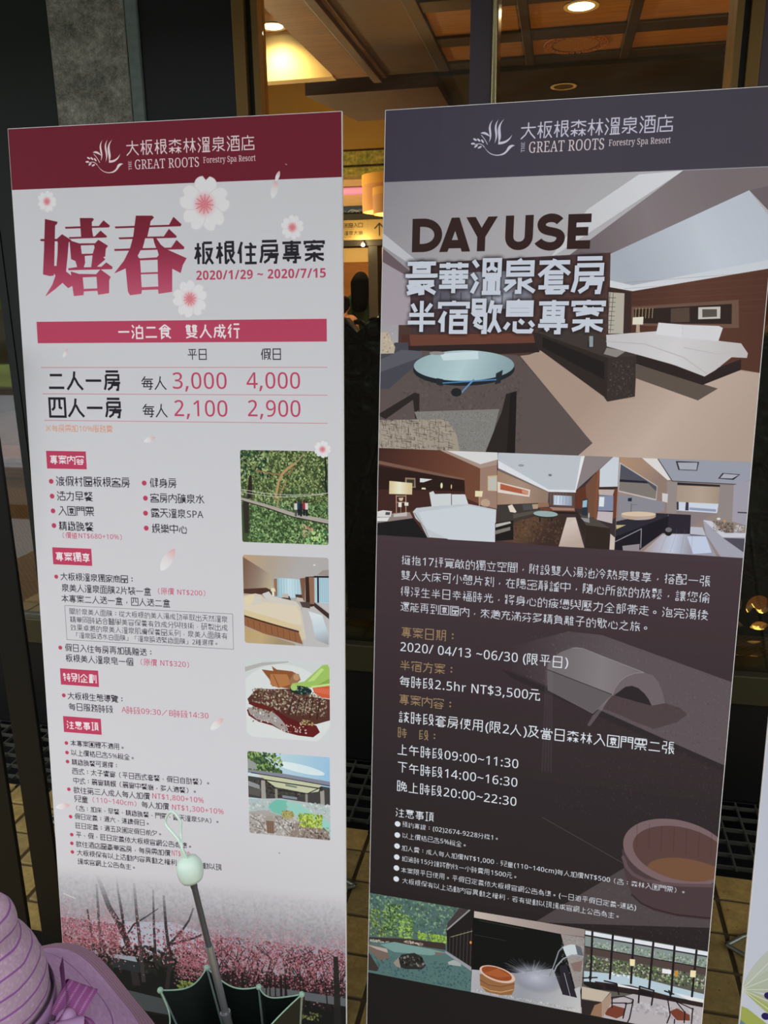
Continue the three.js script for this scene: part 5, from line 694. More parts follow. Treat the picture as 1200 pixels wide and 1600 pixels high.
{
  const c = structure('ceiling_coffers');
  mesh('backing', span(-.86, 1.6, 3.09, 3.4, -3.6, -.3), M.cofferBeam, c);
  const xs = [-.86, -.29, -.245, .3, .36, .93, .99, 1.6], zs = [-.47, -1.1, -1.72, -2.33, -2.95, -3.47];
  for (const [a, b] of [[-.88, -.8], [-.295, -.24], [.3, .36], [.93, .99], [1.55, 1.6]]) mesh('ceiling_beam', span(a, b, 2.995, 3.12, -3.6, -.3, .006), M.cofferBeam, c);
  for (const z of zs) mesh('cross_beam', span(-.86, 1.6, 3.005, 3.1, z - .17, z, .006), M.cofferBeam, c);
  for (let i = 0; i + 1 < zs.length; i++) for (const [a, b] of [[-.8, -.295], [-.24, .3], [.36, .93], [.99, 1.55]]) mesh('ceiling_panel', span(a, b, 3.022, 3.1, zs[i + 1], zs[i] - .17), M.cofferPanel, c);
}
wall('ceiling_low', span(-.9, 1.6, 2.98, 3.4, -8, -3.64), M.lowCeiling);
wall('ceiling_bulkhead', (() => { const g = extrude([[-1.86, 3.7], [-1.69, 4.6], [-.9, 4.6], [-.9, 3.7]], .5); g.rotateX(-Math.PI / 2); g.translate(0, 2.93, 0); return g; })(), M.darkSlat);
// the far side of the hall: bands one above the other over a sign and a doorway
wall('wall_far_upper', span(-6, 1.6, 3.13, 4.3, -7.3, -7.06), M.ochre); wall('trim_frieze', [span(-6, 1.6, 2.965, 3.13, -7.3, -7.0)], M.stucco); wall('trim_frieze', [span(-6, 1.6, 2.86, 2.96, -7.3, -6.92, .02)], M.stucco);
wall('wall_far_cove', span(-6, 1.6, 2.57, 2.86, -7.3, -7.16), M.cream); wall('trim_beam', span(-6, 1.6, 2.4, 2.475, -7.3, -7.0, .006), M.darkWood); wall('trim_beam', span(-6, -1.7, 2.12, 2.19, -7.3, -7.0, .006), M.darkWood);
wall('trim_post', span(-2.2, -2.085, F, 2.19, -7.25, -7.02, .006), M.darkWood); wall('trim_post', span(-2.05, -2.0, F, 1.9, -7.6, -7.4, .006), M.darkWood);
wall('wall_beyond', span(-6, 1.6, 2.1, 4.3, -10.4, -10.2), M.cream); wall('wall_beyond', span(-6, 1.6, F, 2.1, -10.4, -10.1), M.midWood);
{ const t = mesh('pink_cove_lamp', span(-3.4, -1.5, 2.69, 2.765, -7.15, -7.06, .03), std(0xe8a0b8, .6, 0, { emissive: 0xf08fb0, emissiveIntensity: .9 }), scene); info(t, 'glowing pink strip of cove lighting above the direction sign inside the hall', 'lamp');
  const l = new THREE.RectAreaLight(0xff9fc0, 3, 1.8, .06); l.position.set(-2.45, 2.73, -7.04); l.lookAt(-2.45, 2.73, 0); scene.add(l); }
{ // blue wall hanging and the direction sign
  const c = document.createElement('canvas'); c.width = 256; c.height = 64; const g = c.getContext('2d'); g.fillStyle = '#3a4a6e'; g.fillRect(0, 0, 256, 64); const r = random(3); for (let i = 0; i < 14; i++) { g.strokeStyle = ['#9fb0cc', '#c9cfdb', '#6c7ea8'][i % 3]; g.lineWidth = 3; g.beginPath(); g.arc(r() * 256, 40 + r() * 20, 10 + r() * 14, 3.3, 6.1); g.stroke(); }
  const t = new THREE.CanvasTexture(c); t.colorSpace = THREE.SRGBColorSpace; const a = mesh('wall_hanging', new RoundedBoxGeometry(.62, .1, .02, 1, .004), std(0xffffff, .8, 0, { map: t }), scene); a.position.set(-2.54, 2.522, -7.145); info(a, 'narrow blue patterned hanging above the dark beam over the direction sign', 'hanging');
  const s = thing('direction_sign', 'cream overhead sign with two rows of Chinese words and an upward arrow', 'sign', [-2.3, 2.295, -6.98]);
  mesh('sign_board', span(-.45, .52, -.108, .108, -.02, .02, .004), std(0xb49a63, .7), s);
  const k = document.createElement('canvas'); k.width = 512; k.height = 128; const q = k.getContext('2d'); q.fillStyle = '#b49a63'; q.fillRect(0, 0, 512, 128); line(q, '園區入口', 150, 34, 268, 27, { color: '#2c1c12', wt: .1 }); line(q, '溫泉大廳', 150, 84, 268, 27, { color: '#2c1c12', wt: .1 }); q.fillStyle = '#3a281b'; q.font = '10px sans-serif'; q.fillText('Park Entrance', 150, 61); q.fillText('Spa Lobby', 150, 112); q.fillRect(110, 22, 24, 24); q.fillRect(110, 72, 24, 24); poly(q, 0, '372,104 372,28', '#2c1a10', 8); poly(q, 0, '344,58 372,26 400,58', '#2c1a10', 8); poly(q, 0, '300,10 300,118', '#8d7548', 1.4);
  const kt = new THREE.CanvasTexture(k); kt.colorSpace = THREE.SRGBColorSpace; const f = mesh('sign_print', new THREE.PlaneGeometry(.96, .21), std(0xffffff, .7, 0, { map: kt }), s); f.position.set(.035, 0, .0212);
}
// lamps
function glow(color, k) { return std(color, .5, 0, { emissive: color, emissiveIntensity: k }); }
function downlight(label, [x, y, z], power, reach) {
  const t = thing('downlight', label, 'lamp', [x, y, z], 'ceiling downlights');
  mesh('trim_ring', lathe([[.07, -.004], [.092, -.006], [.095, 0], [.07, 0]], 28), std(0xd9cdb0, .4), t); mesh('lens', new THREE.CylinderGeometry(.07, .07, .006, 28), power ? glow(0xfff1cf, 14) : std(0x3a3026, .3), t);
  if (power) { const l = new THREE.SpotLight(0xffd79a, power, 0, reach, .8, 2); l.position.set(x, y - .03, z); l.target.position.set(x, 0, z); l.castShadow = true; l.shadow.radius = 3; scene.add(l, l.target); }
}
downlight('round bright downlight in the pale recessed ceiling beside the bronze window frame', [-1.965, 3.285, -3.36], 6, 1.35);
downlight('round bright downlight among the orange coffered ceiling panels', [.037, 3.018, -2.63], 8.5, 1.3);
downlight('round unlit downlight in the black low ceiling behind the coffers', [-.05, 2.976, -4.11], 0);
{ const t = thing('ceiling_vent', 'oval ornamental ring on the coffered ceiling below the bright downlight', 'vent', [.02, 3.018, -3.29]); const o = []; for (let i = 0; i < 26; i++) { const a = i / 26 * 6.2832, g = new THREE.TorusGeometry(.014, .004, 5, 10); g.rotateX(Math.PI / 2); g.translate(Math.cos(a) * .165, -.004, Math.sin(a) * .165); o.push(g); } mesh('scrolls', o, M.midWood, t); mesh('outer_ring', (() => { const g = new THREE.TorusGeometry(.19, .007, 6, 40); g.rotateX(Math.PI / 2); return g; })(), M.midWood, t); mesh('inner_plate', new THREE.CylinderGeometry(.135, .135, .01, 32), M.cofferPanel, t); }
function lantern(label, [x, y, z], r, h) {
  const t = thing('hall_lantern', label, 'lantern', [x, y, z], 'drum lanterns in the hall');
  mesh('shade', lathe([[r, 0], [r, h], [r - .01, h], [r - .01, 0], [r, 0]], 36), std(0xc98f5c, .8, 0, { emissive: 0xd98a3a, emissiveIntensity: .28 }), t); mesh('shade_band', lathe([[r + .002, h * .72], [r + .002, h], [r - .002, h], [r - .002, h * .72]], 36), std(0xd79a3c, .7, 0, { emissive: 0xd08a2a, emissiveIntensity: .5 }), t); mesh('diffuser', new THREE.CylinderGeometry(r - .012, r - .012, .01, 36), glow(0xffd070, 1.6), t).position.y = .006; mesh('cord', bar([0, h, 0], [0, 4.3 - y, 0], .006), M.darkWood, t);
  const l = new THREE.PointLight(0xffb060, 2.2); l.position.set(x, y - .12, z); l.castShadow = true; scene.add(l);
}
lantern('larger amber drum lantern hanging higher, in front of the direction sign', [-1.5, 2.262, -5], .26, .3); lantern('smaller amber drum lantern hanging lower, nearer the dark board', [-1.325, 2.19, -4.5], .225, .2);
{ const b = thing('bare_bulb', 'small round white bulb under the dark beam below the direction sign', 'lamp', [-2.24, 2.13, -6.95]); mesh('globe', new THREE.SphereGeometry(.023, 18, 12), glow(0xfff2d0, 5), b); mesh('stem', bar([0, .03, 0], [0, .06, -.06], .008), M.darkWood, b); const l = new THREE.PointLight(0xffdca0, .5); l.position.set(-2.24, 2.13, -6.88); scene.add(l); }
for (const [x, y, z, p, label] of [[-2.7, 3.6, -8.6, 19, 'added globe lamp that brightens the far end of the hall, behind the sign'], [-2.9, 2.1, -4.9, 16, 'added globe lamp lighting the bulkhead underside, hidden behind the red-headed board']]) { const t = thing('added_hall_lamp', label, 'lamp', [x, y, z]); mesh('globe', new THREE.SphereGeometry(.07, 16, 12), glow(0xffdfa8, 2), t); mesh('hanger', bar([0, .06, 0], [0, Math.max(.1, 4.3 - y), 0], .006), M.darkWood, t); const l = new THREE.PointLight(0xffd6a0, p); l.position.set(x, y - .1, z); l.castShadow = true; scene.add(l); }  // added fill lamps, hung out of view to warm walls and bulkhead
{ const t = thing('added_floor_lamp', 'added low lamp hidden behind the carved screen to light its openwork from behind', 'lamp', [1.05, F, -1.5]); mesh('shade', lathe([[.12, .3], [.1, .56], [.096, .56], [.116, .3], [.12, .3]], 28), glow(0xf0c878, 1.2), t); mesh('stem', bar([0, .02, 0], [0, .4, 0], .012), M.bronze, t); mesh('base', new THREE.CylinderGeometry(.1, .11, .02, 28), M.bronze, t).position.y = .01; const l = new THREE.PointLight(0xffb850, 15); l.position.set(1.05, F + .62, -1.5); l.castShadow = true; scene.add(l); }  // added hidden lamp, makes the floor glow gold through the openwork
{ const t = thing('table_lamp', 'small lit table lamp on the counter behind the girl in the peach shirt', 'lamp', [-3.36, 1.44, -9.96]); mesh('shade', lathe([[.09, 0], [.07, .17], [.066, .17], [.086, 0], [.09, 0]], 24), glow(0xf2d48a, 1.1), t); mesh('base', lathe([[.001, -.16], [.05, -.16], [.05, -.145], [.012, -.13], [.012, 0], [.001, .01]], 16), M.bronze, t); }
{ const t = thing('hall_counter', 'wooden counter with a pale top at the far end of the hall', 'counter', [-3, F, -9.9]); mesh('counter_body', span(-1.4, 1.9, 0, .88, -.2, .16, .01), M.midWood, t); mesh('counter_top', span(-1.44, 1.94, .88, .92, -.2, .2, .01), M.darkWood, t); }
{ const t = thing('wooden_step', 'low pale wooden step on the hall floor beyond the left window', 'step', [-3.6, F, -2.55]); mesh('step_board', span(-1.4, 1.55, .1, .14, -.24, .24, .008), M.midWood, t); mesh('riser', span(-1.36, 1.5, 0, .1, -.2, .2), M.midWood, t); }
{ // black carved screen just inside the windows
  const t = thing('carved_screen', 'black carved wooden screen with scroll openwork along its foot, behind the windows', 'screen', [0, F, -.48]);
  const rnd = random(8), top = [[-1.12, .2]]; for (let i = 0; i <= 60; i++) { const x = -1.12 + i / 60 * 2.62; top.push([x, 1.05 + .03 * Math.sin(i * 1.7) + .022 * Math.sin(i * 3.1) + .02 * rnd()]); } top.push([1.5, .2]);
  mesh('panel', extrude(top, .06, [], .006), M.carved, t);
  const crest = []; for (let i = 0; i < 46; i++) { const g = new THREE.TorusGeometry(.022 + rnd() * .02, .009, 6, 14, 3 + rnd() * 3); g.rotateZ(rnd() * 6); g.translate(-1.08 + i * .057, 1.0 + rnd() * .06, .065); crest.push(g); } mesh('carved_crest', crest, M.carved, t);
  const relief = []; for (let i = 0; i < 120; i++) { const g = new THREE.TorusGeometry(.03 + rnd() * .05, .012, 6, 16, 2 + rnd() * 4); g.rotateZ(rnd() * 6); g.translate(-1.05 + rnd() * 2.5, .26 + rnd() * .7, .062); relief.push(g); } mesh('carved_relief', relief, M.carved, t);
  const holes = []; for (let i = 0; i < 12; i++) { const x = .4 + i * .088; const a = new THREE.Path(); a.moveTo(x, .1); a.bezierCurveTo(x, .16, x + .07, .165, x + .075, .115); a.bezierCurveTo(x + .078, .08, x + .04, .075, x + .03, .1); a.bezierCurveTo(x + .025, .12, x + .01, .06, x, .1); holes.push(a); const b = new THREE.Path(); b.moveTo(x + .02, .03); b.bezierCurveTo(x + .03, .065, x + .07, .06, x + .085, .035); b.bezierCurveTo(x + .07, .022, x + .04, .02, x + .02, .03); holes.push(b); }
  mesh('openwork_apron', extrude([[-1.1, 0], [1.5, 0], [1.5, .2], [-1.1, .2]], .035, holes), M.carved, t);
}
// people deep in the hall, seen from behind
function visitor(label, [x, z], h, shirt, hairLong, turn, trousers) {
  const t = thing('person', label, 'person', [x, F, z], 'visitors in the hall'), s = h / 1.5; t.rotation.y = turn;
  const c = (a) => a.map((v) => v * s);
  mesh('body', body([[0, 1.36, .01, 0, 1.41, .0, .085, .075], [0, 1.18, 0, 0, 1.3, 0, .05, .045], [-.1, 1.14, 0, .1, 1.14, 0, .07, .07], [0, 1.1, 0, 0, .78, 0, .12, .1], [-.05, .76, 0, .05, .76, 0, .1, .1], [-.08, .74, 0, -.09, .4, .01, .08, .055], [-.09, .4, .01, -.09, .05, -.02, .055, .035], [.08, .74, 0, .09, .4, .01, .08, .055], [.09, .4, .01, .09, .05, -.02, .055, .035], [-.09, .03, -.02, -.1, .03, .1, .03, .025], [.09, .03, -.02, .1, .03, .1, .03, .025],
    [-.17, 1.13, 0, -.22, .88, -.02, .045, .036], [-.22, .88, -.02, -.2, .68, .06, .036, .026], [.17, 1.13, 0, .22, .88, -.02, .045, .036], [.22, .88, -.02, .2, .68, .06, .036, .026], ...[-1, 1].flatMap((q) => [[q * .2, .66, .06, q * .19, .6, .075, .03, .024], ...[0, 1, 2, 3].map((i) => [q * (.185 + i * .008), .6, .05 + i * .017, q * (.18 + i * .006), .54 + Math.abs(i - 1.4) * .008, .06 + i * .017, .01, .008]), [q * .185, .64, .08, q * .165, .6, .11, .011, .009]])].map(c), [0, .74 * s, 0], .84 * s, 84, .02 * s), M.skin, t);
  mesh('shirt', body([[-.12, 1.15, 0, .12, 1.15, 0, .085, .085], [0, 1.1, 0, 0, .72, 0, .145, .14], [-.17, 1.14, 0, -.215, .94, -.01, .06, .06], [.17, 1.14, 0, .215, .94, -.01, .06, .06]].map(c), [0, .95 * s, 0], .42 * s, 44, .03 * s), shirt, t);
  mesh('trousers', body([[-.06, .72, 0, .06, .72, 0, .125, .125], [-.08, .7, 0, -.09, .2, 0, .1, .075], [.08, .7, 0, .09, .2, 0, .1, .075]].map(c), [0, .45 * s, 0], .5 * s, 44, .02 * s), trousers, t);
  mesh('hair', body([[0, 1.39, -.015, 0, 1.43, -.01, .098, .09], ...(hairLong ? [[0, 1.36, -.04, 0, 1.1, -.08, .125, .11]] : [[0, 1.33, -.03, 0, 1.3, -.04, .07, .05]])].map(c), [0, 1.28 * s, 0], .33 * s, 44, .03 * s), M.hair, t);
}
visitor('woman with long black hair and dark green shirt, seen from behind in the hall', [-2.53, -8], 1.5, M.greenShirt, true, Math.PI, M.blackCloth); visitor('short-haired child in a peach shirt beside the woman in green', [-2.6, -7.4], 1.2, M.peachShirt, false, Math.PI - .3, M.peachShirt); visitor('dark-haired child in navy at the edge of the dark board, inside the hall', [-2.17, -7.45], 1.12, M.navyShirt, false, Math.PI + .4, M.blackCloth);

// ---------------------------------------------------------------- the three boards
function board(name, label, [x, y, z], yaw, lean, roll, paint, feet) {
  const t = thing(name, label, 'sign board', [x, y, z]), b = new THREE.Group();
  t.rotation.order = 'YXZ'; t.rotation.set(lean * D, yaw * D, roll * D);
  mesh('foam_board', (() => { const g = new RoundedBoxGeometry(.6, 1.8, .006, 2, .0014); g.translate(0, .9, -.003); return g; })(), M.foam, t);
  const P = [], U = [], I = []; [[.9, 1.8], [0, .9]].forEach(([y0, y1], k) => { for (const [px, py, u, v] of [[-.2985, y0, 0, 0], [.2985, y0, 1, 0], [.2985, y1, 1, 1], [-.2985, y1, 0, 1]]) { P.push(px, Math.min(1.7985, Math.max(.0015, py)), .0004); U.push(u, v); } I.push(k * 4, k * 4 + 1, k * 4 + 2, k * 4, k * 4 + 2, k * 4 + 3); });
  const g = new THREE.BufferGeometry(); g.setAttribute('position', new THREE.Float32BufferAttribute(P, 3)); g.setAttribute('uv', new THREE.Float32BufferAttribute(U, 2)); g.setIndex(I); g.computeVertexNormals(); g.addGroup(0, 6, 0); g.addGroup(6, 6, 1);
  mesh('printed_sheet', g, sheet(paint, .55), t);
  // the wire stand behind: a pointed loop on the floor and a strut, in the board's own axes
  t.updateMatrixWorld(); const inv = t.matrixWorld.clone().invert(), own = (p) => new THREE.Vector3(...p).applyMatrix4(inv).toArray(), [x0, z0, x1, z1, bulge] = feet, mx = (x0 + x1) / 2, mz = (z0 + z1) / 2;
  const side = (q) => rod([[x0, .006, z0], [x0 + (x1 - x0) * .12, .006, z0 + q * bulge * .42], [mx, .006, mz + q * bulge], [x1 - (x1 - x0) * .12, .006, z1 + q * bulge * .42], [x1, .006, z1]].map(own), .0055, 30, 8);
  mesh('stand_foot', [side(1), side(-1)], M.steel, t); mesh('stand_strut', rod([own([mx, .006, mz - bulge]), [0, 1.2, -.012]], .006), M.steel, t); mesh('strut_clip', span(-.05, .05, 1.17, 1.23, -.018, -.006, .003), M.blackSteel, t);
  return t;
}
board('poster_board', 'tall white hotel board with a wine-red header and pink cherry blossom', [-.6498, 0, 1.1241], 3.006, -5.841, .0904, printLeft, [-1.44, .5, -.463, .596, .12]);
board('poster_board', 'tall dark brown hotel board with a slate header and a photograph of a suite', [-.0093, .001, 1.1326], -1.273, -6.7025, -.3525, printRight, [-.26, .62, .24, .62, .1]);
board('poster_board', 'white board with sage leaves and navy dots, cut off by the right edge', [.6487, .001, 1.1472], -1.273, -6.7025, -.3525, printThird, [.449, .612, 1.2, .66, .13]);
{
  const t = thing('sign_stand', 'pair of black steel uprights at the left of the red-headed board', 'stand', [-1.02, 0, 1.05]);
  mesh('upright', span(-.03, .03, .02, 1.4, -.005, .005, .002), M.blackSteel, t); mesh('upright', span(-.16, -.062, .02, 1.4, -.005, .005, .002), M.blackSteel, t); mesh('foot_plate', span(-.2, .06, 0, .02, -.14, .14, .006), M.blackSteel, t); mesh('top_bar', span(-.16, .03, 1.4, 1.44, -.02, .02, .004), M.blackSteel, t);
}

// ---------------------------------------------------------------- half-open umbrella standing on its tip
{
  const foot = [-.397, 0, 1.385], t = thing('umbrella', 'half-open black umbrella with mint ball handle, upside down before the white board', 'umbrella', foot), V = (p) => [p[0] - foot[0], p[1] - foot[1], p[2] - foot[2]];
  const ball = V([-.514, .66, 1.361]), ax = (k) => ball.map((v) => v * k);
  const sh = [[.02, .3, .0085], [.3, .62, .0072], [.62, .8, .0058], [.8, .965, .0046]];
  sh.forEach(([a, b, r], i) => mesh('shaft', [bar(ax(a), ax(b), r), bar(ax(b - .012), ax(b), r * 1.15)], i > 2 ? M.shaftDark : M.shaft, t));
  const h = mesh('handle', lathe([[.0001, -.0195], [.0105, -.0195], [.0158, -.018], [.0188, -.012], [.0199, -.001], [.0189, .008], [.0152, .0148], [.0095, .0188], [.004, .02], [.0001, .0203]], 36), M.mint, t); h.position.set(...ball); h.quaternion.setFromUnitVectors(new THREE.Vector3(0, 1, 0), new THREE.Vector3(...ball).normalize());
  const lp = V([-.5447, .7443, 1.345]), top = [ball[0] * 1.0 - .004, ball[1] + .017, ball[2]];
  mesh('wrist_loop', [rod([top, [top[0] - .012, top[1] + .03, top[2] - .002], [lp[0] - .012, lp[1] - .022, lp[2]], [lp[0], lp[1], lp[2]], [lp[0] + .014, lp[1] - .014, lp[2] + .002], [lp[0] + .014, lp[1] - .035, lp[2] + .004], [top[0] - .004, top[1] + .02, top[2] + .003], [top[0] + .002, top[1], top[2] + .002]], .0022, 60, 8), bar([top[0], top[1] - .004, top[2]], [top[0] - .007, top[1] + .016, top[2]], .005, .0035)], M.mint, t);
  mesh('runner', [bar(ax(.16), ax(.23), .013), bar(ax(.22), ax(.235), .018)], M.blackSteel, t); mesh('tip', bar([0, 0, 0], ax(.06), .004, .008), M.blackSteel, t);
  const tips = [[-.3475, .45, 1.352], [-.43, .42, 1.325], [-.5205, .437, 1.322], [-.5675, .45, 1.389], [-.53, .43, 1.46], [-.4, .43, 1.47]].map(V), base = ax(.07), rim = [], n = tips.length;
  for (const q of tips) { const mid = [0, 1, 2].map((k) => base[k] * .5 + q[k] * .5 + (q[k] - ball[k] * (q[1] / ball[1])) * .1); mesh('rib', [rod([base, mid, q], .0022, 12, 6), bar(ax(.2), [0, 1, 2].map((k) => base[k] * .42 + q[k] * .58 + (q[k] - ball[k] * (q[1] / ball[1])) * .09), .0018)], M.ribMetal, t); const s = mesh('rib_tip', new THREE.SphereGeometry(.0048, 10, 8), M.mintRim, t); s.position.set(...q); }
  const P = [], I = [], A = 10, B = 14;              // cloth between the ribs, slack towards the shaft
  for (let i = 0; i < n; i++) for (let a = 0; a <= A; a++) for (let b = 0; b <= B; b++) {
    const q = tips[i], r = tips[(i + 1) % n], u = a / A, v = b / B, edge = 4 * u * (1 - u), p = [0, 1, 2].map((k) => { const e = q[k] + (r[k] - q[k]) * u, c = ball[k] * (q[1] / ball[1]); const drop = k === 1 ? -.012 * edge : -(e - c) * .14 * edge; const w = e + drop; return base[k] + (w - base[k]) * v + (k === 1 ? 0 : (w - c) * .4 * v * (1 - v)); });
    P.push(...p);
  }
  for (let i = 0; i < n; i++) for (let a = 0; a < A; a++) for (let b = 0; b < B; b++) { const o = (i * (A + 1) + a) * (B + 1) + b; I.push(o, o + 1, o + B + 1, o + 1, o + B + 2, o + B + 1); }
  const g = new THREE.BufferGeometry(); g.setAttribute('position', new THREE.Float32BufferAttribute(P, 3)); g.setIndex(I); g.computeVertexNormals(); mesh('canopy', g, M.canopy, t);
  for (let i = 0; i < n; i++) { const e = []; for (let a = 0; a <= A; a++) { const o = ((i * (A + 1) + a) * (B + 1) + B) * 3; e.push([P[o], P[o + 1], P[o + 2]]); } rim.push(rod(e, .0012, 20, 6)); } mesh('rim_binding', rim, M.mintRim, t);
}

// ---------------------------------------------------------------- toddler in a striped sun hat at the lower left
{
  const c = document.createElement('canvas'); c.width = 64; c.height = 1024; const g = c.getContext('2d'), H = 1024; g.fillStyle = '#a08595'; g.fillRect(0, 0, 64, H); g.fillStyle = '#ab84aa'; g.fillRect(0, 0, 64, H * .4);
  const r = random(4); for (let i = 0; i < 2600; i++) { g.fillStyle = ['rgba(190,160,180,.3)', 'rgba(150,110,150,.25)', 'rgba(200,170,190,.25)'][i % 3]; g.fillRect(r() * 64, r() * H, 1 + r() * 2, 2 + r() * 10); }
  g.fillStyle = '#7d4a86'; g.fillRect(0, .215 * H - 3, 64, 7); for (let i = 0; i < 10; i++) g.fillRect(0, (.44 + i * .054) * H, 64, 7); g.fillStyle = '#93737f'; g.fillRect(0, 0, 64, .085 * H); g.fillStyle = '#7d4b7a'; for (const y of [.085, .068, .051, .034, .017]) g.fillRect(0, y * H - 2, 64, 4);
  const tx = new THREE.CanvasTexture(c); tx.colorSpace = THREE.SRGBColorSpace; tx.wrapS = THREE.RepeatWrapping; tx.flipY = false; tx.magFilter = THREE.LinearFilter;
  const cloth = std(0xffffff, .9, 0, { map: tx, side: THREE.DoubleSide });
  const at = [-.5895, .742, 1.7235], hat = thing('sun_hat', 'lilac sun hat with purple stitched rings and a dotted ribbon, in the lower left corner', 'hat', at);
  hat.rotation.set(-.1, 0, -.07);
  const prof = [[.206, -.082], [.202, -.079], [.17, -.06], [.135, -.032], [.11, -.015], [.092, -.003], [.083, .004], [.081, .016], [.079, .034], [.074, .055], [.066, .076], [.056, .092], [.0475, .103], [.046, .121], [.04, .132], [.02, .137], [.0001, .138]];
  const curve = new THREE.CatmullRomCurve3(prof.map((p) => new THREE.Vector3(p[0], p[1], 0))), N = 90, L = lathe(curve.getSpacedPoints(N).map((p) => [Math.max(.0001, p.x), p.y]), 72), p = L.attributes.position, uv = L.attributes.uv;
  for (let i = 0; i < p.count; i++) { const x = p.getX(i), z = p.getZ(i), y = p.getY(i), a = Math.atan2(z, x), q = Math.hypot(x, z), brim = Math.max(0, (q - .09) / .08); p.setY(i, y + brim * (.012 * Math.sin(a * 3 + .6) + .006 * Math.sin(a * 7)) - brim * .004 + (y > .03 ? .004 * fbm(x * 30, z * 30, y * 20) : 0)); const k = 1 + .05 * fbm(a * 1.3 + 4, y * 26, 1, 3) * (y > 0 ? 1 : .3); p.setX(i, x * k); p.setZ(i, z * k); uv.setX(i, uv.getX(i) * 6); }
  L.computeVertexNormals(); mesh('hat_cloth', L, cloth, hat);
  const rc = document.createElement('canvas'); rc.width = 256; rc.height = 64; const q = rc.getContext('2d'); q.fillStyle = '#74356a'; q.fillRect(0, 0, 256, 64); q.fillStyle = '#b08cab'; for (let i = 0; i < 16; i++) for (let j = 0; j < 4; j++) { q.beginPath(); q.arc(i * 16 + (j % 2) * 8, 8 + j * 16, 2.6, 0, 7); q.fill(); }
  const rt = new THREE.CanvasTexture(rc); rt.colorSpace = THREE.SRGBColorSpace; rt.wrapS = rt.wrapT = THREE.RepeatWrapping; rt.repeat.set(4, 1); const ribbon = std(0xffffff, .75, 0, { map: rt, side: THREE.DoubleSide });
  mesh('hat_band', lathe([[.0855, .002], [.087, .01], [.0855, .024], [.083, .03], [.083, .004]], 60), std(0x9c769c, .9), hat);
  const knot = [.098, .012, -.022], K = (dx, dy, dz) => [knot[0] + dx, knot[1] + dy, knot[2] + dz], plain = std(0xa27da3, .9, 0, { side: THREE.DoubleSide });
  mesh('ribbon_loop', strip([K(0, 0, 0), K(.004, .014, -.014), K(.004, .018, -.03), K(-.004, .01, -.034), K(-.003, .002, -.02), K(0, 0, 0)], [.92, -.25, -.15], .034), ribbon, hat);
  mesh('ribbon_loop', strip([K(0, 0, 0), K(.012, .01, .012), K(.02, .004, .03), K(.014, -.01, .036), K(.006, -.008, .02), K(0, 0, 0)], [.74, .05, -.43], .034), plain, hat);
  mesh('dotted_ribbon', strip([[.062, .034, -.07], [.082, .03, -.045], K(0, .006, 0), [.088, .012, .03], [.07, .006, .06]], [.25, 1, 0], .017), ribbon, hat);
  mesh('ribbon_tail', strip([K(0, 0, 0), K(.014, .002, .014), K(.024, -.016, .05), K(.02, -.036, .085)], [.74, .05, -.43], .034), ribbon, hat); mesh('ribbon_tail', strip([K(0, 0, 0), K(.022, .002, .006), K(.05, -.016, .03), K(.066, -.036, .07)], [.74, .05, -.6], .03), ribbon, hat);
  mesh('ribbon_knot', new THREE.SphereGeometry(.011, 14, 10), plain, hat).position.set(...K(.003, 0, 0));
  // the wearer stands below the frame
  const kid = thing('person', 'toddler under the lilac sun hat, standing below the lower left corner', 'person', [at[0], 0, at[2]]); kid.rotation.y = Math.PI + .2;
  const hand = (s) => { const x = s * .135, y = .37, z = .045; return [[x, y, z, x, y - .03, z + .008, .016, .017], ...[0, 1, 2, 3].map((i) => [x, y - .034, z - .008 + i * .011, x - s * .006, y - .06 + Math.abs(i - 1.4) * .004, z - .004 + i * .011, .0062, .005]), [x, y - .012, z + .018, x - s * .012, y - .034, z + .034, .0066, .0055]]; };
  mesh('body', body([[0, .725, .0, 0, .752, -.004, .07, .066], [0, .7, .02, 0, .71, .03, .05, .045], [0, .717, .072, 0, .708, .076, .01, .012], [-.072, .735, 0, -.076, .725, 0, .016, .012], [.072, .735, 0, .076, .725, 0, .016, .012], [0, .64, 0, 0, .68, 0, .034, .034], [-.055, .61, 0, .055, .61, 0, .045, .045], [0, .6, 0, 0, .42, .01, .075, .08], [-.05, .38, 0, .05, .38, 0, .07, .07], [-.05, .36, 0, -.052, .2, .01, .055, .04], [-.052, .2, .01, -.052, .05, -.005, .04, .028], [.05, .36, 0, .052, .2, .01, .055, .04], [.052, .2, .01, .052, .05, -.005, .04, .028], [-.052, .022, -.012, -.056, .02, .06, .024, .02], [.052, .022, -.012, .056, .02, .06, .024, .02], [-.095, .61, 0, -.125, .48, 0, .032, .026], [-.125, .48, 0, -.135, .385, .04, .026, .018], [.095, .61, 0, .125, .48, 0, .032, .026], [.125, .48, 0, .135, .385, .04, .026, .018], ...hand(-1), ...hand(1)], [0, .42, 0], .44, 110, .014), M.skin, kid);
  mesh('dress', body([[-.06, .61, 0, .06, .61, 0, .052, .052], [0, .6, 0, 0, .42, .01, .084, .1], [0, .42, .01, 0, .26, .01, .1, .135], [-.095, .61, 0, -.118, .53, 0, .042, .042], [.095, .61, 0, .118, .53, 0, .042, .042]], [0, .42, 0], .3, 60, .02), M.pinkDress, kid);
  mesh('hair', body([[0, .75, -.008, 0, .757, -.006, .072, .068], [0, .73, -.02, 0, .66, -.035, .06, .042]], [0, .73, 0], .14, 40, .02), M.hair, kid);
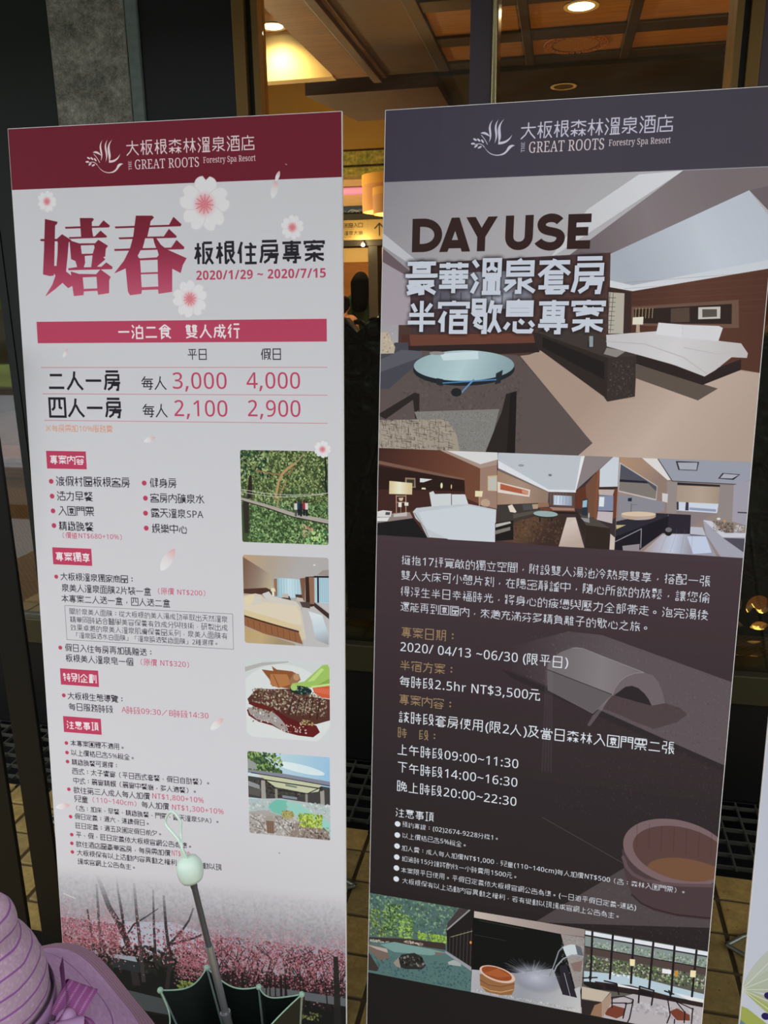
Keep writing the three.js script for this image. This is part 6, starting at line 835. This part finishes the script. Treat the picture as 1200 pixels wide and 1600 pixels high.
  for (const s of [-1, 1]) { mesh('eye', new THREE.SphereGeometry(.0075, 10, 8), M.blackCloth, kid).position.set(s * .026, .738, .066); } mesh('mouth', new THREE.TorusGeometry(.012, .0026, 6, 12, 2.6), std(0xb0564f, .6), kid).position.set(0, .694, .075);
}

// ---------------------------------------------------------------- across the road, behind the camera: what the glass mirrors
{
  const crown = (seed, r) => { const g = new THREE.IcosahedronGeometry(r, 5), p = g.attributes.position; for (let i = 0; i < p.count; i++) { const x = p.getX(i), y = p.getY(i), z = p.getZ(i), k = 1 + .5 * fbm(x * .9 / r * 2 + seed, y * .9 / r * 2, z * 2 / r) + .3 * fbm(x * 6 / r, y * 6 / r + seed, z * 6 / r, 3); p.setXYZ(i, x * k, y * k * 1.1, z * k); } g.computeVertexNormals(); return g; };
  const addedSlope = new THREE.PlaneGeometry(90, 22, 120, 40), p = addedSlope.attributes.position;
  for (let i = 0; i < p.count; i++) { const x = p.getX(i), v = (p.getY(i) + 11) / 22, k = fbm(x * .5, v * 9, 2) + .5 * fbm(x * 1.7, v * 30, 6); p.setXYZ(i, x, -.3 + v * 13 * (1 + .12 * fbm(x * .12, 1)), 17 + v * 12 - k * 1.6); }
  addedSlope.rotateY(0); addedSlope.computeVertexNormals(); wall('added_dark_slope', addedSlope, new THREE.MeshStandardMaterial({ color: 0x20281a, roughness: .9, side: THREE.DoubleSide }));  // added unseen slope, hides the low sky so upper panes mirror dark
  for (const [i, x, z, h, label] of [[0, -11.5, 14.2, 5, 'yellow-green leafy tree across the road, mirrored in the left window'], [1, -5.6, 14, 4.2, 'dark green leafy tree across the road, mirrored in the left window'], [2, 1, 14.4, 4.8, 'mid green leafy tree across the road, opposite the boards']]) {
    const t = thing('roadside_tree', label, 'tree', [x, -.05, z]); mesh('trunk', bar([0, 0, 0], [0, h * .55, 0], .2, .13), M.bark, t); mesh('crown', crown(i * 3.7, h * .36), M.leaf[[1, 2, 0][i]], t).position.y = h * .66;
  }
}
renderer.render(scene, camera);
